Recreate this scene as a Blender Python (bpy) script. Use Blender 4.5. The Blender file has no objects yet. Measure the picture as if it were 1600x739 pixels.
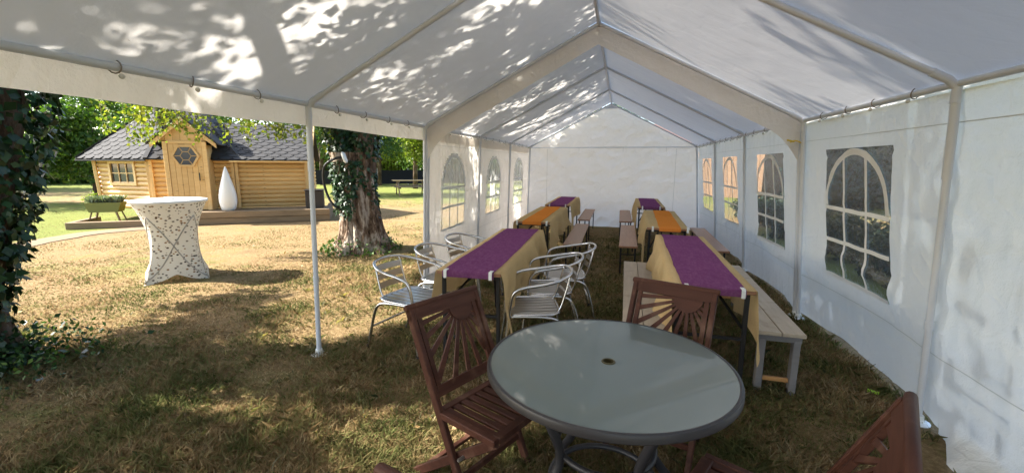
import bpy, bmesh, math, random
import numpy as np
from mathutils import Vector, Matrix, noise

R = math.radians
rnd = random.Random(7)
rng = np.random.default_rng(7)
sc = bpy.context.scene
COL = sc.collection

# ------------------------------------------------------------------ camera
yaw, pitch, roll = 0.244, 0.166, 0.006
fw = Vector((-math.sin(yaw) * math.cos(pitch), math.cos(yaw) * math.cos(pitch), -math.sin(pitch)))
r0 = Vector((math.cos(yaw), math.sin(yaw), 0)); u0 = r0.cross(fw)
rt = r0 * math.cos(roll) + u0 * math.sin(roll); up = u0 * math.cos(roll) - r0 * math.sin(roll)
cd = bpy.data.cameras.new('camera'); cam = bpy.data.objects.new('camera', cd); COL.objects.link(cam)
m = Matrix((rt, up, -fw)).transposed().to_4x4(); m.translation = Vector((0.296, 0, 1.568)); cam.matrix_world = m
cd.sensor_width = 36; cd.lens = 36 * 674.5 / 1600; cd.clip_start = 0.02; cd.clip_end = 600
sc.camera = cam

# ------------------------------------------------------------------ world, sun, exposure
SUN_EL, SUN_AZ = R(40), R(14)       # the light travels towards +x, a little towards +y
sd = Vector((math.cos(SUN_AZ) * math.cos(SUN_EL), math.sin(SUN_AZ) * math.cos(SUN_EL), -math.sin(SUN_EL)))
w = bpy.data.worlds.new('World'); sc.world = w; w.use_nodes = True
nt = w.node_tree; nt.nodes.clear()
sky = nt.nodes.new('ShaderNodeTexSky'); sky.sky_type = 'NISHITA'; sky.sun_disc = False
sky.sun_elevation = SUN_EL; sky.sun_rotation = math.atan2(-sd.x, -sd.y); sky.air_density = 1.0; sky.dust_density = 2.0
bg = nt.nodes.new('ShaderNodeBackground'); bg.inputs[1].default_value = 0.145
wo = nt.nodes.new('ShaderNodeOutputWorld')
nt.links.new(sky.outputs[0], bg.inputs[0]); nt.links.new(bg.outputs[0], wo.inputs[0])
sl = bpy.data.lights.new('sun', 'SUN'); sl.energy = 5.0; sl.angle = R(0.53); sl.color = (1, 0.95, 0.86)
so = bpy.data.objects.new('sun', sl); COL.objects.link(so); so.rotation_euler = sd.to_track_quat('-Z', 'Y').to_euler()
vs = sc.view_settings; vs.view_transform = 'Standard'; vs.look = 'None'; vs.gamma = 1.0; vs.exposure = 2.1
vs.use_curve_mapping = False
cy = sc.cycles; cy.use_denoising = True; cy.max_bounces = 7; cy.diffuse_bounces = 4; cy.transmission_bounces = 6
cy.transparent_max_bounces = 12; cy.glossy_bounces = 3; cy.sample_clamp_indirect = 6.0; cy.caustics_reflective = False; cy.caustics_refractive = False

# ------------------------------------------------------------------ materials
MATS = {}
class NT:
    def __init__(s, name):
        s.m = bpy.data.materials.new(name); s.m.use_nodes = True; s.t = s.m.node_tree; s.t.nodes.clear()
        s.out = s.n('OutputMaterial'); MATS[name] = s.m
    def n(s, t, **k):
        o = s.t.nodes.new('ShaderNode' + t)
        for a, b in k.items():
            if a.startswith('i_'):
                key = a[2:]; o.inputs[int(key) if key.isdigit() else key.replace('_', ' ')].default_value = b
            else: setattr(o, a, b)
        return o
    def l(s, a, b): s.t.links.new(a, b)
    def ramp(s, src, stops):
        r = s.n('ValToRGB'); e = r.color_ramp.elements
        while len(e) < len(stops): e.new(0.5)
        for q, (p, c) in zip(e, stops): q.position = p; q.color = (*c, 1)
        s.l(src, r.inputs[0]); return r.outputs[0]
    def tex(s, scale, detail=3, vec=None, typ='TexNoise', rough=0.55):
        t = s.n(typ)
        if 'Scale' in t.inputs: t.inputs['Scale'].default_value = scale
        if typ == 'TexNoise': t.inputs['Detail'].default_value = detail; t.inputs['Roughness'].default_value = rough
        if vec is None: vec = s.n('TexCoord').outputs['Object']
        s.l(vec, t.inputs['Vector']); return t
    def mapped(s, scale, out='Object', rot=(0, 0, 0)):
        mp = s.n('Mapping'); mp.inputs['Scale'].default_value = scale; mp.inputs['Rotation'].default_value = rot
        s.l(s.n('TexCoord').outputs[out], mp.inputs[0]); return mp.outputs[0]
    def mix(s, fac, a, b, typ='MIX'):
        x = s.n('Mix', data_type='RGBA', blend_type=typ)
        for v, i in ((fac, 0), (a, 6), (b, 7)):
            if hasattr(v, 'is_linked') or hasattr(v, 'links'): s.l(v, x.inputs[i])
            else: x.inputs[i].default_value = v if i == 0 else (*v, 1)
        return x.outputs[2]
    def bump(s, src, st, dist=0.01, nrm=None):
        b = s.n('Bump'); b.inputs['Strength'].default_value = st; b.inputs['Distance'].default_value = dist
        s.l(src, b.inputs['Height'])
        if nrm: s.l(nrm, b.inputs['Normal'])
        return b.outputs[0]
    def pbr(s, col, rough=0.6, metal=0.0, nrm=None, spec=0.5):
        p = s.n('BsdfPrincipled')
        for v, k in ((col, 'Base Color'), (rough, 'Roughness')):
            if hasattr(v, 'links'): s.l(v, p.inputs[k])
            else: p.inputs[k].default_value = (*v, 1) if k == 'Base Color' else v
        p.inputs['Metallic'].default_value = metal; p.inputs['Specular IOR Level'].default_value = spec
        if nrm: s.l(nrm, p.inputs['Normal'])
        s.l(p.outputs[0], s.out.inputs[0]); return p
    def rand(s): return s.n('ObjectInfo').outputs['Random']
    def island(s): return s.n('NewGeometry').outputs['Random Per Island']

def simple(name, col, rough=0.6, metal=0.0, var=0.12, scale=8, bump=0.0, spec=0.4, bscale=40):
    t = NT(name); nz = t.tex(scale, 4)
    c = t.mix(nz.outputs[0], tuple(x * (1 - var) for x in col), tuple(min(1, x * (1 + var)) for x in col))
    nr = t.bump(t.tex(bscale, 3).outputs[0], bump, 0.004) if bump else None
    t.pbr(c, rough, metal, nr, spec); return t.m

def wood(name, a, b, rough=0.6, gscale=(3, 40, 40), wear=None, spec=0.35, bump=0.25):
    """grain along local x of the object"""
    t = NT(name); v = t.mapped(gscale)
    rr = t.rand(); ad = t.n('VectorMath', operation='ADD'); t.l(v, ad.inputs[0])
    cmb = t.n('CombineXYZ'); mu = t.n('Math', operation='MULTIPLY', i_1=50.0); t.l(rr, mu.inputs[0]); t.l(mu.outputs[0], cmb.inputs[0]); t.l(mu.outputs[0], cmb.inputs[2]); t.l(cmb.outputs[0], ad.inputs[1])
    nz = t.tex(1.0, 5, ad.outputs[0], rough=0.65)
    c = t.ramp(nz.outputs[0], [(0.3, a), (0.7, b)])
    c = t.mix(t.ramp(rr, [(0, (0.1,) * 3), (1, (0.5,) * 3)]), c, tuple(x * 0.6 for x in a))
    if name.startswith('honey') or name.startswith('light_pine'):
        kn = t.tex(1, 0, t.mapped((3.2, 9, 9)), typ='TexVoronoi'); c = t.mix(t.ramp(kn.outputs['Distance'], [(0.05, (0.85,) * 3), (0.13, (0, 0, 0))]), c, tuple(x * 0.35 for x in a))
    if wear:
        wv = t.ramp(t.tex(9, 5, t.n('TexCoord').outputs['Object']).outputs[0], [(0.55, (0, 0, 0)), (0.75, (1, 1, 1))])
        c = t.mix(wv, c, wear)
    t.pbr(c, rough, 0, t.bump(nz.outputs[0], bump, 0.004), spec); return t.m

def leaf(name, dark, mid, lite, trans=0.35, rough=0.5):
    t = NT(name); c = t.ramp(t.island(), [(0.0, dark), (0.5, mid), (1.0, lite)])
    p = t.n('BsdfPrincipled'); t.l(c, p.inputs['Base Color']); p.inputs['Roughness'].default_value = rough; p.inputs['Specular IOR Level'].default_value = 0.3
    tr = t.n('BsdfTranslucent'); t.l(t.mix(1.0, c, (1.0, 1.15, 0.45), 'MULTIPLY'), tr.inputs[0])
    mx = t.n('MixShader', i_0=trans); t.l(p.outputs[0], mx.inputs[1]); t.l(tr.outputs[0], mx.inputs[2]); t.l(mx.outputs[0], t.out.inputs[0])
    return t.m

def sheet_mat(name, col, trans, bs=1.0):
    t = NT(name)
    big = t.tex(1.3, 5)
    c = t.mix(big.outputs[0], tuple(x * 0.9 for x in col), tuple(min(1, x * 1.04) for x in col))
    dirt = t.ramp(t.tex(5, 6).outputs[0], [(0.66, (1, 1, 1)), (0.95, (0.86, 0.83, 0.79))]); c = t.mix(1.0, c, dirt, 'MULTIPLY')
    crin = t.tex(6, 7, rough=0.68); wv = t.tex(60, 2)
    v = t.tex(4.5, 1, typ='TexVoronoi'); v.feature = 'DISTANCE_TO_EDGE'
    crease = t.ramp(v.outputs['Distance'], [(0.0, (1, 1, 1)), (0.09, (0, 0, 0))])
    rid = t.tex(4.5, 4); rid.noise_type = 'RIDGED_MULTIFRACTAL'; rid.normalize = True; rid2 = t.tex(1.0, 4, t.mapped((1.5, 7, 2.5), rot=(0.5, 0.2, 0.1))); rid2.noise_type = 'RIDGED_MULTIFRACTAL'
    nr = t.bump(crin.outputs[0], 0.5 * bs, 0.05); nr = t.bump(rid.outputs[0], 0.6 * bs, 0.03, nr); nr = t.bump(rid2.outputs[0], 0.7 * bs, 0.045, nr); nr = t.bump(crease, 0.2 * bs, 0.015, nr); nr = t.bump(wv.outputs[0], 0.12, 0.004, nr)
    d = t.n('BsdfDiffuse'); t.l(c, d.inputs[0]); t.l(nr, d.inputs['Normal'])
    tr = t.n('BsdfTranslucent'); t.l(c, tr.inputs[0]); t.l(nr, tr.inputs['Normal'])
    m1 = t.n('MixShader', i_0=trans); t.l(d.outputs[0], m1.inputs[1]); t.l(tr.outputs[0], m1.inputs[2])
    g = t.n('BsdfGlossy', i_1=0.55); t.l(nr, g.inputs['Normal'])
    lw = t.n('LayerWeight', i_0=0.12); fm = t.n('Math', operation='MULTIPLY', i_1=0.4); t.l(lw.outputs['Fresnel'], fm.inputs[0])
    m2 = t.n('MixShader'); t.l(fm.outputs[0], m2.inputs[0]); t.l(m1.outputs[0], m2.inputs[1]); t.l(g.outputs[0], m2.inputs[2])
    t.l(m2.outputs[0], t.out.inputs[0]); return t.m

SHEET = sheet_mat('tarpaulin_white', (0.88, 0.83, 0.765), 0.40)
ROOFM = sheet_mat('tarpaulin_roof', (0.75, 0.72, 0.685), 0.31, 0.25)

def film_mat(nm, haze, tint):
    t = NT(nm)
    nr = t.bump(t.tex(14, 5).outputs[0], 0.5, 0.03)
    tp = t.n('BsdfTransparent', i_0=(tint, tint, tint * 0.98, 1)); g = t.n('BsdfGlossy', i_1=0.12, i_0=(0.9, 0.9, 0.9, 1)); t.l(nr, g.inputs['Normal'])
    tl = t.n('BsdfTranslucent', i_0=(0.8, 0.8, 0.78, 1))
    a = t.n('MixShader', i_0=haze); t.l(tp.outputs[0], a.inputs[1]); t.l(tl.outputs[0], a.inputs[2])
    lw = t.n('LayerWeight', i_0=0.3); t.l(nr, lw.inputs['Normal']); fm = t.n('Math', operation='MULTIPLY', i_1=0.22); t.l(lw.outputs['Fresnel'], fm.inputs[0])
    b = t.n('MixShader'); t.l(fm.outputs[0], b.inputs[0]); t.l(a.outputs[0], b.inputs[1]); t.l(g.outputs[0], b.inputs[2])
    t.l(b.outputs[0], t.out.inputs[0]); return t.m
FILM = film_mat('dimmed_vinyl', 0.03, 0.62); FILML = film_mat('sun_hazed_vinyl', 0.3, 0.8)  # one film: sun haze put into the left copy, dark view into the right
STRIP = simple('white_print', (0.78, 0.78, 0.76), 0.5)
STEEL = simple('white_painted_steel', (0.60, 0.62, 0.66), 0.32, 0, 0.06, 6, 0.05, 0.5)
GALV = simple('galvanised_wire', (0.25, 0.22, 0.19), 0.4, 0.6)
BALL = simple('bungee_ball', (0.6, 0.58, 0.52), 0.5)
ALU = simple('polished_aluminium', (0.60, 0.60, 0.61), 0.25, 1.0, 0.05, 12, 0.06, 0.5)
ALUS = simple('brushed_aluminium_slat', (0.50, 0.48, 0.46), 0.38, 1.0, 0.06, 20, 0.05)
BLACKM = simple('black_steel', (0.015, 0.015, 0.017), 0.45, 0.2)
BROWN = wood('dark_brown_stained_wood', (0.066, 0.025, 0.016), (0.125, 0.050, 0.032), 0.55, (3, 30, 30), (0.16, 0.085, 0.055), 0.18)
PINE = wood('honey_pine', (0.66, 0.40, 0.15), (0.82, 0.56, 0.26), 0.5, (2, 18, 18))
PINEL = wood('light_pine_trim', (0.72, 0.44, 0.17), (0.85, 0.60, 0.29), 0.5, (2, 20, 20))
DECKW = wood('weathered_deck', (0.19, 0.13, 0.075), (0.31, 0.22, 0.13), 0.75, (2, 25, 25))
BENCHW = wood('varnished_bench', (0.36, 0.17, 0.09), (0.46, 0.24, 0.13), 0.4, (3, 40, 40))
PAINTW = wood('pale_grey_painted_plank', (0.50, 0.45, 0.38), (0.60, 0.55, 0.47), 0.6, (3, 30, 30), (0.36, 0.29, 0.22))
GREYP = wood('grey_painted_leg', (0.20, 0.19, 0.19), (0.27, 0.26, 0.26), 0.55, (3, 20, 20))
RAWP = wood('raw_pine_batten', (0.55, 0.27, 0.09), (0.66, 0.36, 0.14), 0.55)
SHING = None
def shingle_mat():
    t = NT('slate_grey_shingle'); c = t.ramp(t.rand(), [(0, (0.022, 0.022, 0.023)), (1, (0.040, 0.039, 0.040))])
    g = t.tex(120, 2); c = t.mix(t.ramp(g.outputs[0], [(0.35, (0, 0, 0)), (0.75, (1, 1, 1))]), c, (0.068, 0.067, 0.069)); t.pbr(c, 0.85, 0, t.bump(g.outputs[0], 0.4, 0.004), 0.25); return t.m
SHING = shingle_mat()
BLACKR = simple('black_roof_felt', (0.018, 0.018, 0.02), 0.8, 0, 0.2, 10, 0.2)
PANE = simple('dark_window_glass', (0.03, 0.035, 0.05), 0.06, 0, 0.2, 3, 0, 0.8)
LEAD = simple('pale_glazing_bar', (0.45, 0.30, 0.15), 0.5)
WHITEP = simple('white_plastic', (0.78, 0.78, 0.76), 0.4)
VASE = simple('white_lamp_shell', (0.80, 0.80, 0.78), 0.35, 0, 0.03)
RIM = simple('grey_powder_coat', (0.042, 0.040, 0.043), 0.42, 0.1, 0.08, 10, 0.05, 0.5)
def glass_mat():
    t = NT('frosted_grey_glass'); sm = t.tex(3.5, 5); c = t.mix(sm.outputs[0], (0.125, 0.165, 0.155), (0.14, 0.178, 0.168))
    ro = t.ramp(t.tex(6, 5).outputs[0], [(0.3, (0.33,) * 3), (0.8, (0.38,) * 3)]); p = t.pbr(c, ro, 0, None, 0.6); p.inputs['Coat Weight'].default_value = 1.0; p.inputs['Coat Roughness'].default_value = 0.035; return t.m
TGLASS = glass_mat()
def cloth_mat(name, a, b, sc_=220, spots=None, trans=0.12):
    t = NT(name); nz = t.tex(3, 4); c = t.mix(nz.outputs[0], a, b)
    fine = t.tex(sc_, 3, t.mapped((1, 0.35, 1)), rough=0.8); c = t.mix(t.ramp(fine.outputs[0], [(0.45, (0, 0, 0)), (0.8, (0.5,) * 3)]), c, spots or tuple(x * 0.7 for x in a))
    nr = t.bump(t.tex(9, 5).outputs[0], 0.6, 0.03); nr = t.bump(fine.outputs[0], 0.15, 0.002, nr)
    d = t.n('BsdfDiffuse', i_1=0.6); t.l(c, d.inputs[0]); t.l(nr, d.inputs['Normal']); tr = t.n('BsdfTranslucent'); t.l(c, tr.inputs[0])
    mx = t.n('MixShader', i_0=trans); t.l(d.outputs[0], mx.inputs[1]); t.l(tr.outputs[0], mx.inputs[2]); t.l(mx.outputs[0], t.out.inputs[0]); return t.m
BEIGE = cloth_mat('beige_tablecloth', (0.58, 0.41, 0.20), (0.70, 0.52, 0.28), 160, None, 0.2)
PURPLE = cloth_mat('purple_runner', (0.145, 0.045, 0.12), (0.20, 0.065, 0.165), 48, (0.36, 0.17, 0.28), 0.03)
ORANGE = cloth_mat('orange_runner', (0.62, 0.20, 0.035), (0.74, 0.26, 0.05), 150, (0.78, 0.34, 0.10), 0.05)
def bark_mat(name, a, b, c3):
    t = NT(name); nz = t.tex(1, 6, t.mapped((7, 7, 2.2)), rough=0.72); c = t.ramp(nz.outputs[0], [(0.38, a), (0.5, b), (0.6, c3)])
    v = t.tex(1, 2, t.mapped((22, 22, 5)), typ='TexVoronoi'); nr = t.bump(v.outputs['Distance'], 0.8, 0.03); nr = t.bump(nz.outputs[0], 0.6, 0.03, nr)
    t.pbr(c, 0.9, 0, nr, 0.2); return t.m
BARK = bark_mat('flaking_bark', (0.030, 0.018, 0.011), (0.15, 0.095, 0.06), (0.42, 0.35, 0.28))
BARKD = bark_mat('dark_bark', (0.03, 0.02, 0.013), (0.09, 0.06, 0.04), (0.16, 0.12, 0.09))
IVY = leaf('ivy_leaf', (0.010, 0.028, 0.010), (0.018, 0.048, 0.014), (0.035, 0.075, 0.022), 0.12, 0.4)
IVYOBJ = None
def ivy_obj_mat():
    t = NT('ivy_leaf_single'); c = t.ramp(t.rand(), [(0, (0.010, 0.030, 0.010)), (0.6, (0.020, 0.052, 0.015)), (1, (0.05, 0.095, 0.03))]); t.pbr(c, 0.38, 0, None, 0.4); return t.m
IVYOBJ = ivy_obj_mat()
IVYL = leaf('light_ivy_leaf', (0.03, 0.075, 0.015), (0.06, 0.12, 0.025), (0.13, 0.19, 0.04), 0.25)
CROWN = leaf('tree_leaf', (0.03, 0.07, 0.012), (0.06, 0.12, 0.02), (0.11, 0.17, 0.03), 0.4)
TWIG = leaf('sunlit_birch_leaf', (0.09, 0.15, 0.02), (0.17, 0.21, 0.03), (0.34, 0.32, 0.06), 0.45)
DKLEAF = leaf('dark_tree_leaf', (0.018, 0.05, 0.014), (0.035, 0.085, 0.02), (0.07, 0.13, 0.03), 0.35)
YLEAF = leaf('yellow_green_leaf', (0.09, 0.15, 0.018), (0.17, 0.23, 0.03), (0.28, 0.31, 0.05), 0.45)

def ground_mat():
    t = NT('dry_lawn'); co = t.n('TexCoord').outputs['Object']
    big = t.tex(0.35, 5, co); mid = t.tex(2.6, 6, co, rough=0.7); fine = t.tex(30, 8, co, rough=0.85)
    straw = t.ramp(fine.outputs[0], [(0.3, (0.125, 0.078, 0.036)), (0.5, (0.25, 0.172, 0.085)), (0.68, (0.41, 0.297, 0.16))])
    green = t.ramp(fine.outputs[0], [(0.3, (0.08, 0.11, 0.02)), (0.6, (0.17, 0.20, 0.045)), (0.8, (0.28, 0.28, 0.09))])
    sep = t.n('SeparateXYZ'); t.l(co, sep.inputs[0])
    # greener lawn far out on the left, beyond the path, and far back
    mx = t.n('MapRange', i_1=-10.9, i_2=-12.0, i_3=0.0, i_4=0.42); t.l(sep.outputs[0], mx.inputs[0])
    my = t.n('MapRange', i_1=13.0, i_2=22.0, i_3=0.0, i_4=0.34); t.l(sep.outputs[1], my.inputs[0])
    my2 = t.n('MapRange', i_1=13.0, i_2=9.5, i_3=0.0, i_4=1.0); t.l(sep.outputs[1], my2.inputs[0])
    mr = t.n('MapRange', i_1=2.6, i_2=4.0, i_3=0.0, i_4=0.42); t.l(sep.outputs[0], mr.inputs[0]); mp_ = t.n('Math', operation='ADD'); t.l(mx.outputs[0], mp_.inputs[0]); t.l(mr.outputs[0], mp_.inputs[1])
    mm = t.n('Math', operation='MULTIPLY'); t.l(mp_.outputs[0], mm.inputs[0]); t.l(my2.outputs[0], mm.inputs[1])
    a1 = t.n('Math', operation='ADD'); t.l(mm.outputs[0], a1.inputs[0]); t.l(my.outputs[0], a1.inputs[1])
    a2 = t.n('Math', operation='ADD'); t.l(a1.outputs[0], a2.inputs[0])
    av = t.n('Math', operation='MULTIPLY_ADD', i_1=0.55); t.l(mid.outputs[0], av.inputs[0]); t.l(t.n('Math', operation='MULTIPLY', i_1=0.5).outputs[0], av.inputs[2])
    t.l(big.outputs[0], av.inputs[2].links[0].from_node.inputs[0]); t.l(av.outputs[0], a2.inputs[1])
    gf = t.ramp(a2.outputs[0], [(0.54, (0, 0, 0)), (0.72, (0.9, 0.9, 0.9))])
    c = t.mix(gf, straw, green)
    # bare earthy patches
    bare = t.ramp(t.tex(1.1, 6, co, rough=0.65).outputs[0], [(0.55, (0, 0, 0)), (0.72, (0.75,) * 3)])
    c = t.mix(bare, c, t.ramp(fine.outputs[0], [(0.3, (0.10, 0.06, 0.03)), (0.75, (0.27, 0.18, 0.10))]))
    nr = t.bump(fine.outputs[0], 0.9, 0.03); nr = t.bump(mid.outputs[0], 0.5, 0.08, nr)
    t.pbr(c, 0.95, 0, nr, 0.1); return t.m
LAWN = ground_mat()
PATHM = simple('pale_gravel_path', (0.20, 0.15, 0.10), 0.95, 0, 0.25, 30, 0.5, 0.1)
def blade_mat():
    t = NT('grass_blade'); is_ = t.island(); co = t.n('TexCoord').outputs['Object']
    straw = t.ramp(is_, [(0, (0.22, 0.145, 0.07)), (0.4, (0.345, 0.245, 0.125)), (0.8, (0.47, 0.345, 0.19)), (1, (0.60, 0.48, 0.31))])
    green = t.ramp(is_, [(0, (0.05, 0.07, 0.022)), (0.5, (0.11, 0.125, 0.042)), (1, (0.23, 0.22, 0.09))])
    mid = t.tex(1.7, 4, co, rough=0.7); ad = t.n('Math', operation='MULTIPLY_ADD', i_1=0.22); t.l(is_, ad.inputs[0]); t.l(mid.outputs[0], ad.inputs[2])
    gf = t.ramp(ad.outputs[0], [(0.575, (0, 0, 0)), (0.66, (1, 1, 1))]); c = t.mix(gf, straw, green)
    d = t.n('BsdfDiffuse'); t.l(c, d.inputs[0]); tr = t.n('BsdfTranslucent'); t.l(c, tr.inputs[0]); mx = t.n('MixShader', i_0=0.3); t.l(d.outputs[0], mx.inputs[1]); t.l(tr.outputs[0], mx.inputs[2]); t.l(mx.outputs[0], t.out.inputs[0]); return t.m
BLADE = blade_mat()
TUFT = leaf('grass_tuft', (0.055, 0.075, 0.03), (0.17, 0.16, 0.07), (0.44, 0.35, 0.18), 0.3)
LITTER = leaf('fallen_leaf', (0.16, 0.08, 0.035), (0.27, 0.15, 0.06), (0.42, 0.27, 0.12), 0.15)
def spot_mat():
    t = NT('spotted_stretch_cover'); v = t.tex(1, 0, t.mapped((21, 21, 30)), typ='TexVoronoi'); v.inputs['Randomness'].default_value = 0.85
    wob = t.ramp(v.outputs['Distance'], [(0.29, (1, 1, 1)), (0.35, (0, 0, 0))])
    hue = t.ramp(v.outputs['Color'], [(0.2, (0.30, 0.17, 0.07)), (0.5, (0.05, 0.04, 0.035)), (0.9, (0.32, 0.28, 0.22))])
    c = t.mix(wob, (0.74, 0.70, 0.61), hue); d = t.n('BsdfDiffuse'); t.l(c, d.inputs[0]); tr = t.n('BsdfTranslucent'); t.l(c, tr.inputs[0]); mx = t.n('MixShader', i_0=0.35)
    t.l(d.outputs[0], mx.inputs[1]); t.l(tr.outputs[0], mx.inputs[2]); t.l(mx.outputs[0], t.out.inputs[0]); return t.m
SPOT = spot_mat()
SPOTR = cloth_mat('stretched_fabric_ridge', (0.42, 0.39, 0.34), (0.55, 0.52, 0.46), 60, (0.2, 0.17, 0.13), 0.2)
SPOTW = cloth_mat('white_stretch_top', (0.78, 0.78, 0.76), (0.82, 0.82, 0.8), 100, (0.74, 0.74, 0.72), 0.1)
YELLOW = simple('yellow_strap', (0.7, 0.5, 0.04), 0.5)
LIME = simple('lime_plastic', (0.35, 0.62, 0.03), 0.4)
HOSE = simple('dark_hose', (0.02, 0.02, 0.022), 0.45)
NETM = simple('black_windbreak_fabric', (0.012, 0.012, 0.014), 0.9, 0, 0.3, 4)
OLIVE = simple('olive_planter', (0.17, 0.17, 0.04), 0.6)
DARKBOX = simple('dark_rattan', (0.035, 0.028, 0.024), 0.6, 0, 0.3, 60, 0.5)
SILVERPL = leaf('silver_grass', (0.10, 0.13, 0.09), (0.17, 0.20, 0.15), (0.26, 0.29, 0.23), 0.3)
PALEB = simple('pale_rendered_wall', (0.55, 0.56, 0.58), 0.8)
TERRA = wood('sunlit_larch_cladding', (0.24, 0.14, 0.08), (0.32, 0.20, 0.12), 0.7, (2, 12, 12))
ROOFT = simple('brown_roof_tile', (0.2, 0.09, 0.06), 0.8)

# ------------------------------------------------------------------ mesh builder
class MB:
    def __init__(s): s.v = []; s.f = []
    def add(s, vs, fs):
        o = len(s.v); s.v += [tuple(x) for x in vs]; s.f += [tuple(i + o for i in q) for q in fs]; return s
    def box(s, c, size, rot=None, b=0.0):
        hx, hy, hz = (x / 2 for x in size); c = Vector(c)
        if b <= 0:
            P = [Vector((x * hx, y * hy, z * hz)) for x in (-1, 1) for y in (-1, 1) for z in (-1, 1)]
            F = [(0, 1, 3, 2), (4, 6, 7, 5), (0, 4, 5, 1), (2, 3, 7, 6), (0, 2, 6, 4), (1, 5, 7, 3)]
        else:
            b = min(b, hx * .9, hy * .9, hz * .9); P = []; ix = {}
            for x in (-1, 1):
                for y in (-1, 1):
                    for z in (-1, 1):
                        for a in range(3):
                            ix[x, y, z, a] = len(P); h = [hx - b, hy - b, hz - b]; h[a] += b; P.append(Vector((x * h[0], y * h[1], z * h[2])))
            F = []; S = (-1, 1)
            for x in S:
                F.append([ix[x, y, z, 0] for y, z in ((-1, -1), (1, -1), (1, 1), (-1, 1))]); F.append([ix[y, x, z, 1] for y, z in ((-1, -1), (1, -1), (1, 1), (-1, 1))]); F.append([ix[y, z, x, 2] for y, z in ((-1, -1), (1, -1), (1, 1), (-1, 1))])
                for y in S:
                    F.append([ix[x, y, -1, 0], ix[x, y, 1, 0], ix[x, y, 1, 1], ix[x, y, -1, 1]]); F.append([ix[x, -1, y, 0], ix[x, 1, y, 0], ix[x, 1, y, 2], ix[x, -1, y, 2]]); F.append([ix[-1, x, y, 1], ix[1, x, y, 1], ix[1, x, y, 2], ix[-1, x, y, 2]])
                    for z in S: F.append([ix[x, y, z, 0], ix[x, y, z, 1], ix[x, y, z, 2]])
            G = []
            for q in F:
                n = (P[q[1]] - P[q[0]]).cross(P[q[2]] - P[q[0]]); m_ = sum((P[i] for i in q), Vector())
                G.append(q if n.dot(m_) > 0 else q[::-1])
            F = G
        if rot is not None: P = [rot @ p for p in P]
        return s.add([p + c for p in P], F)
    def bar(s, a, b_, wd, th, bev=0.0, upv=(0, 0, 1)):
        """rectangular bar from a to b_: wd across (perpendicular to upv), th along upv"""
        a, b_ = Vector(a), Vector(b_); x = (b_ - a); L = x.length; x.normalize(); z = Vector(upv); y = z.cross(x)
        if y.length < 1e-4: y = Vector((0, 1, 0)).cross(x)
        y.normalize(); z = x.cross(y); return s.box((a + b_) / 2, (L, wd, th), Matrix((x, y, z)).transposed(), bev)
    def tube(s, path, r, seg=10, cap=True, closed=False):
        P = [Vector(p) for p in path]; n = len(P); rs = r if isinstance(r, (list, tuple)) else [r] * n
        vs = []; prev = None
        for i in range(n):
            t = (P[(i + 1) % n] - P[i - 1]) if closed else (P[min(i + 1, n - 1)] - P[max(i - 1, 0)]); t.normalize()
            if prev is None:
                prev = t.orthogonal().normalized()
            prev = (prev - t * prev.dot(t)).normalized(); q = t.cross(prev)
            for k in range(seg):
                a = 2 * math.pi * k / seg; vs.append(P[i] + (prev * math.cos(a) + q * math.sin(a)) * rs[i])
        fs = []
        for i in range(n if closed else n - 1):
            j = (i + 1) % n
            for k in range(seg): fs.append((i * seg + k, i * seg + (k + 1) % seg, j * seg + (k + 1) % seg, j * seg + k))
        if cap and not closed: fs += [tuple(range(seg))[::-1], tuple(range((n - 1) * seg, n * seg))]
        return s.add(vs, fs)
    def lathe(s, prof, seg=32, c=(0, 0, 0)):
        c = Vector(c); vs = [c + Vector((r_ * math.cos(2 * math.pi * k / seg), r_ * math.sin(2 * math.pi * k / seg), z)) for r_, z in prof for k in range(seg)]
        fs = [(i * seg + k, i * seg + (k + 1) % seg, (i + 1) * seg + (k + 1) % seg, (i + 1) * seg + k) for i in range(len(prof) - 1) for k in range(seg)]
        return s.add(vs, fs)
    def prism(s, poly, th, fr):
        """poly: 2D points; fr(u, v, w) -> 3D; thickness th along w, from 0 to th"""
        n = len(poly); vs = [fr(x, y, 0) for x, y in poly] + [fr(x, y, th) for x, y in poly]
        fs = [tuple(range(n))[::-1], tuple(range(n, 2 * n))] + [(i, (i + 1) % n, n + (i + 1) % n, n + i) for i in range(n)]
        return s.add(vs, fs)
    def grid(s, nu, nv, fn, keep=None):
        vs = [fn(i, j) for i in range(nu + 1) for j in range(nv + 1)]; W = nv + 1
        fs = [(i * W + j, (i + 1) * W + j, (i + 1) * W + j + 1, i * W + j + 1) for i in range(nu) for j in range(nv) if keep is None or keep(i, j)]
        return s.add(vs, fs)
    def build(s, name, mat, parent=None, smooth=False, loc=None):
        me = bpy.data.meshes.new(name); me.from_pydata(s.v, [], s.f); me.materials.append(mat)
        if smooth:
            me.polygons.foreach_set('use_smooth', [True] * len(me.polygons))
            if smooth != 'all': me.set_sharp_from_angle(angle=R(40))
        o = bpy.data.objects.new(name, me); COL.objects.link(o)
        if parent: o.parent = parent
        if loc is not None: o.location = loc
        return o

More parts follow.
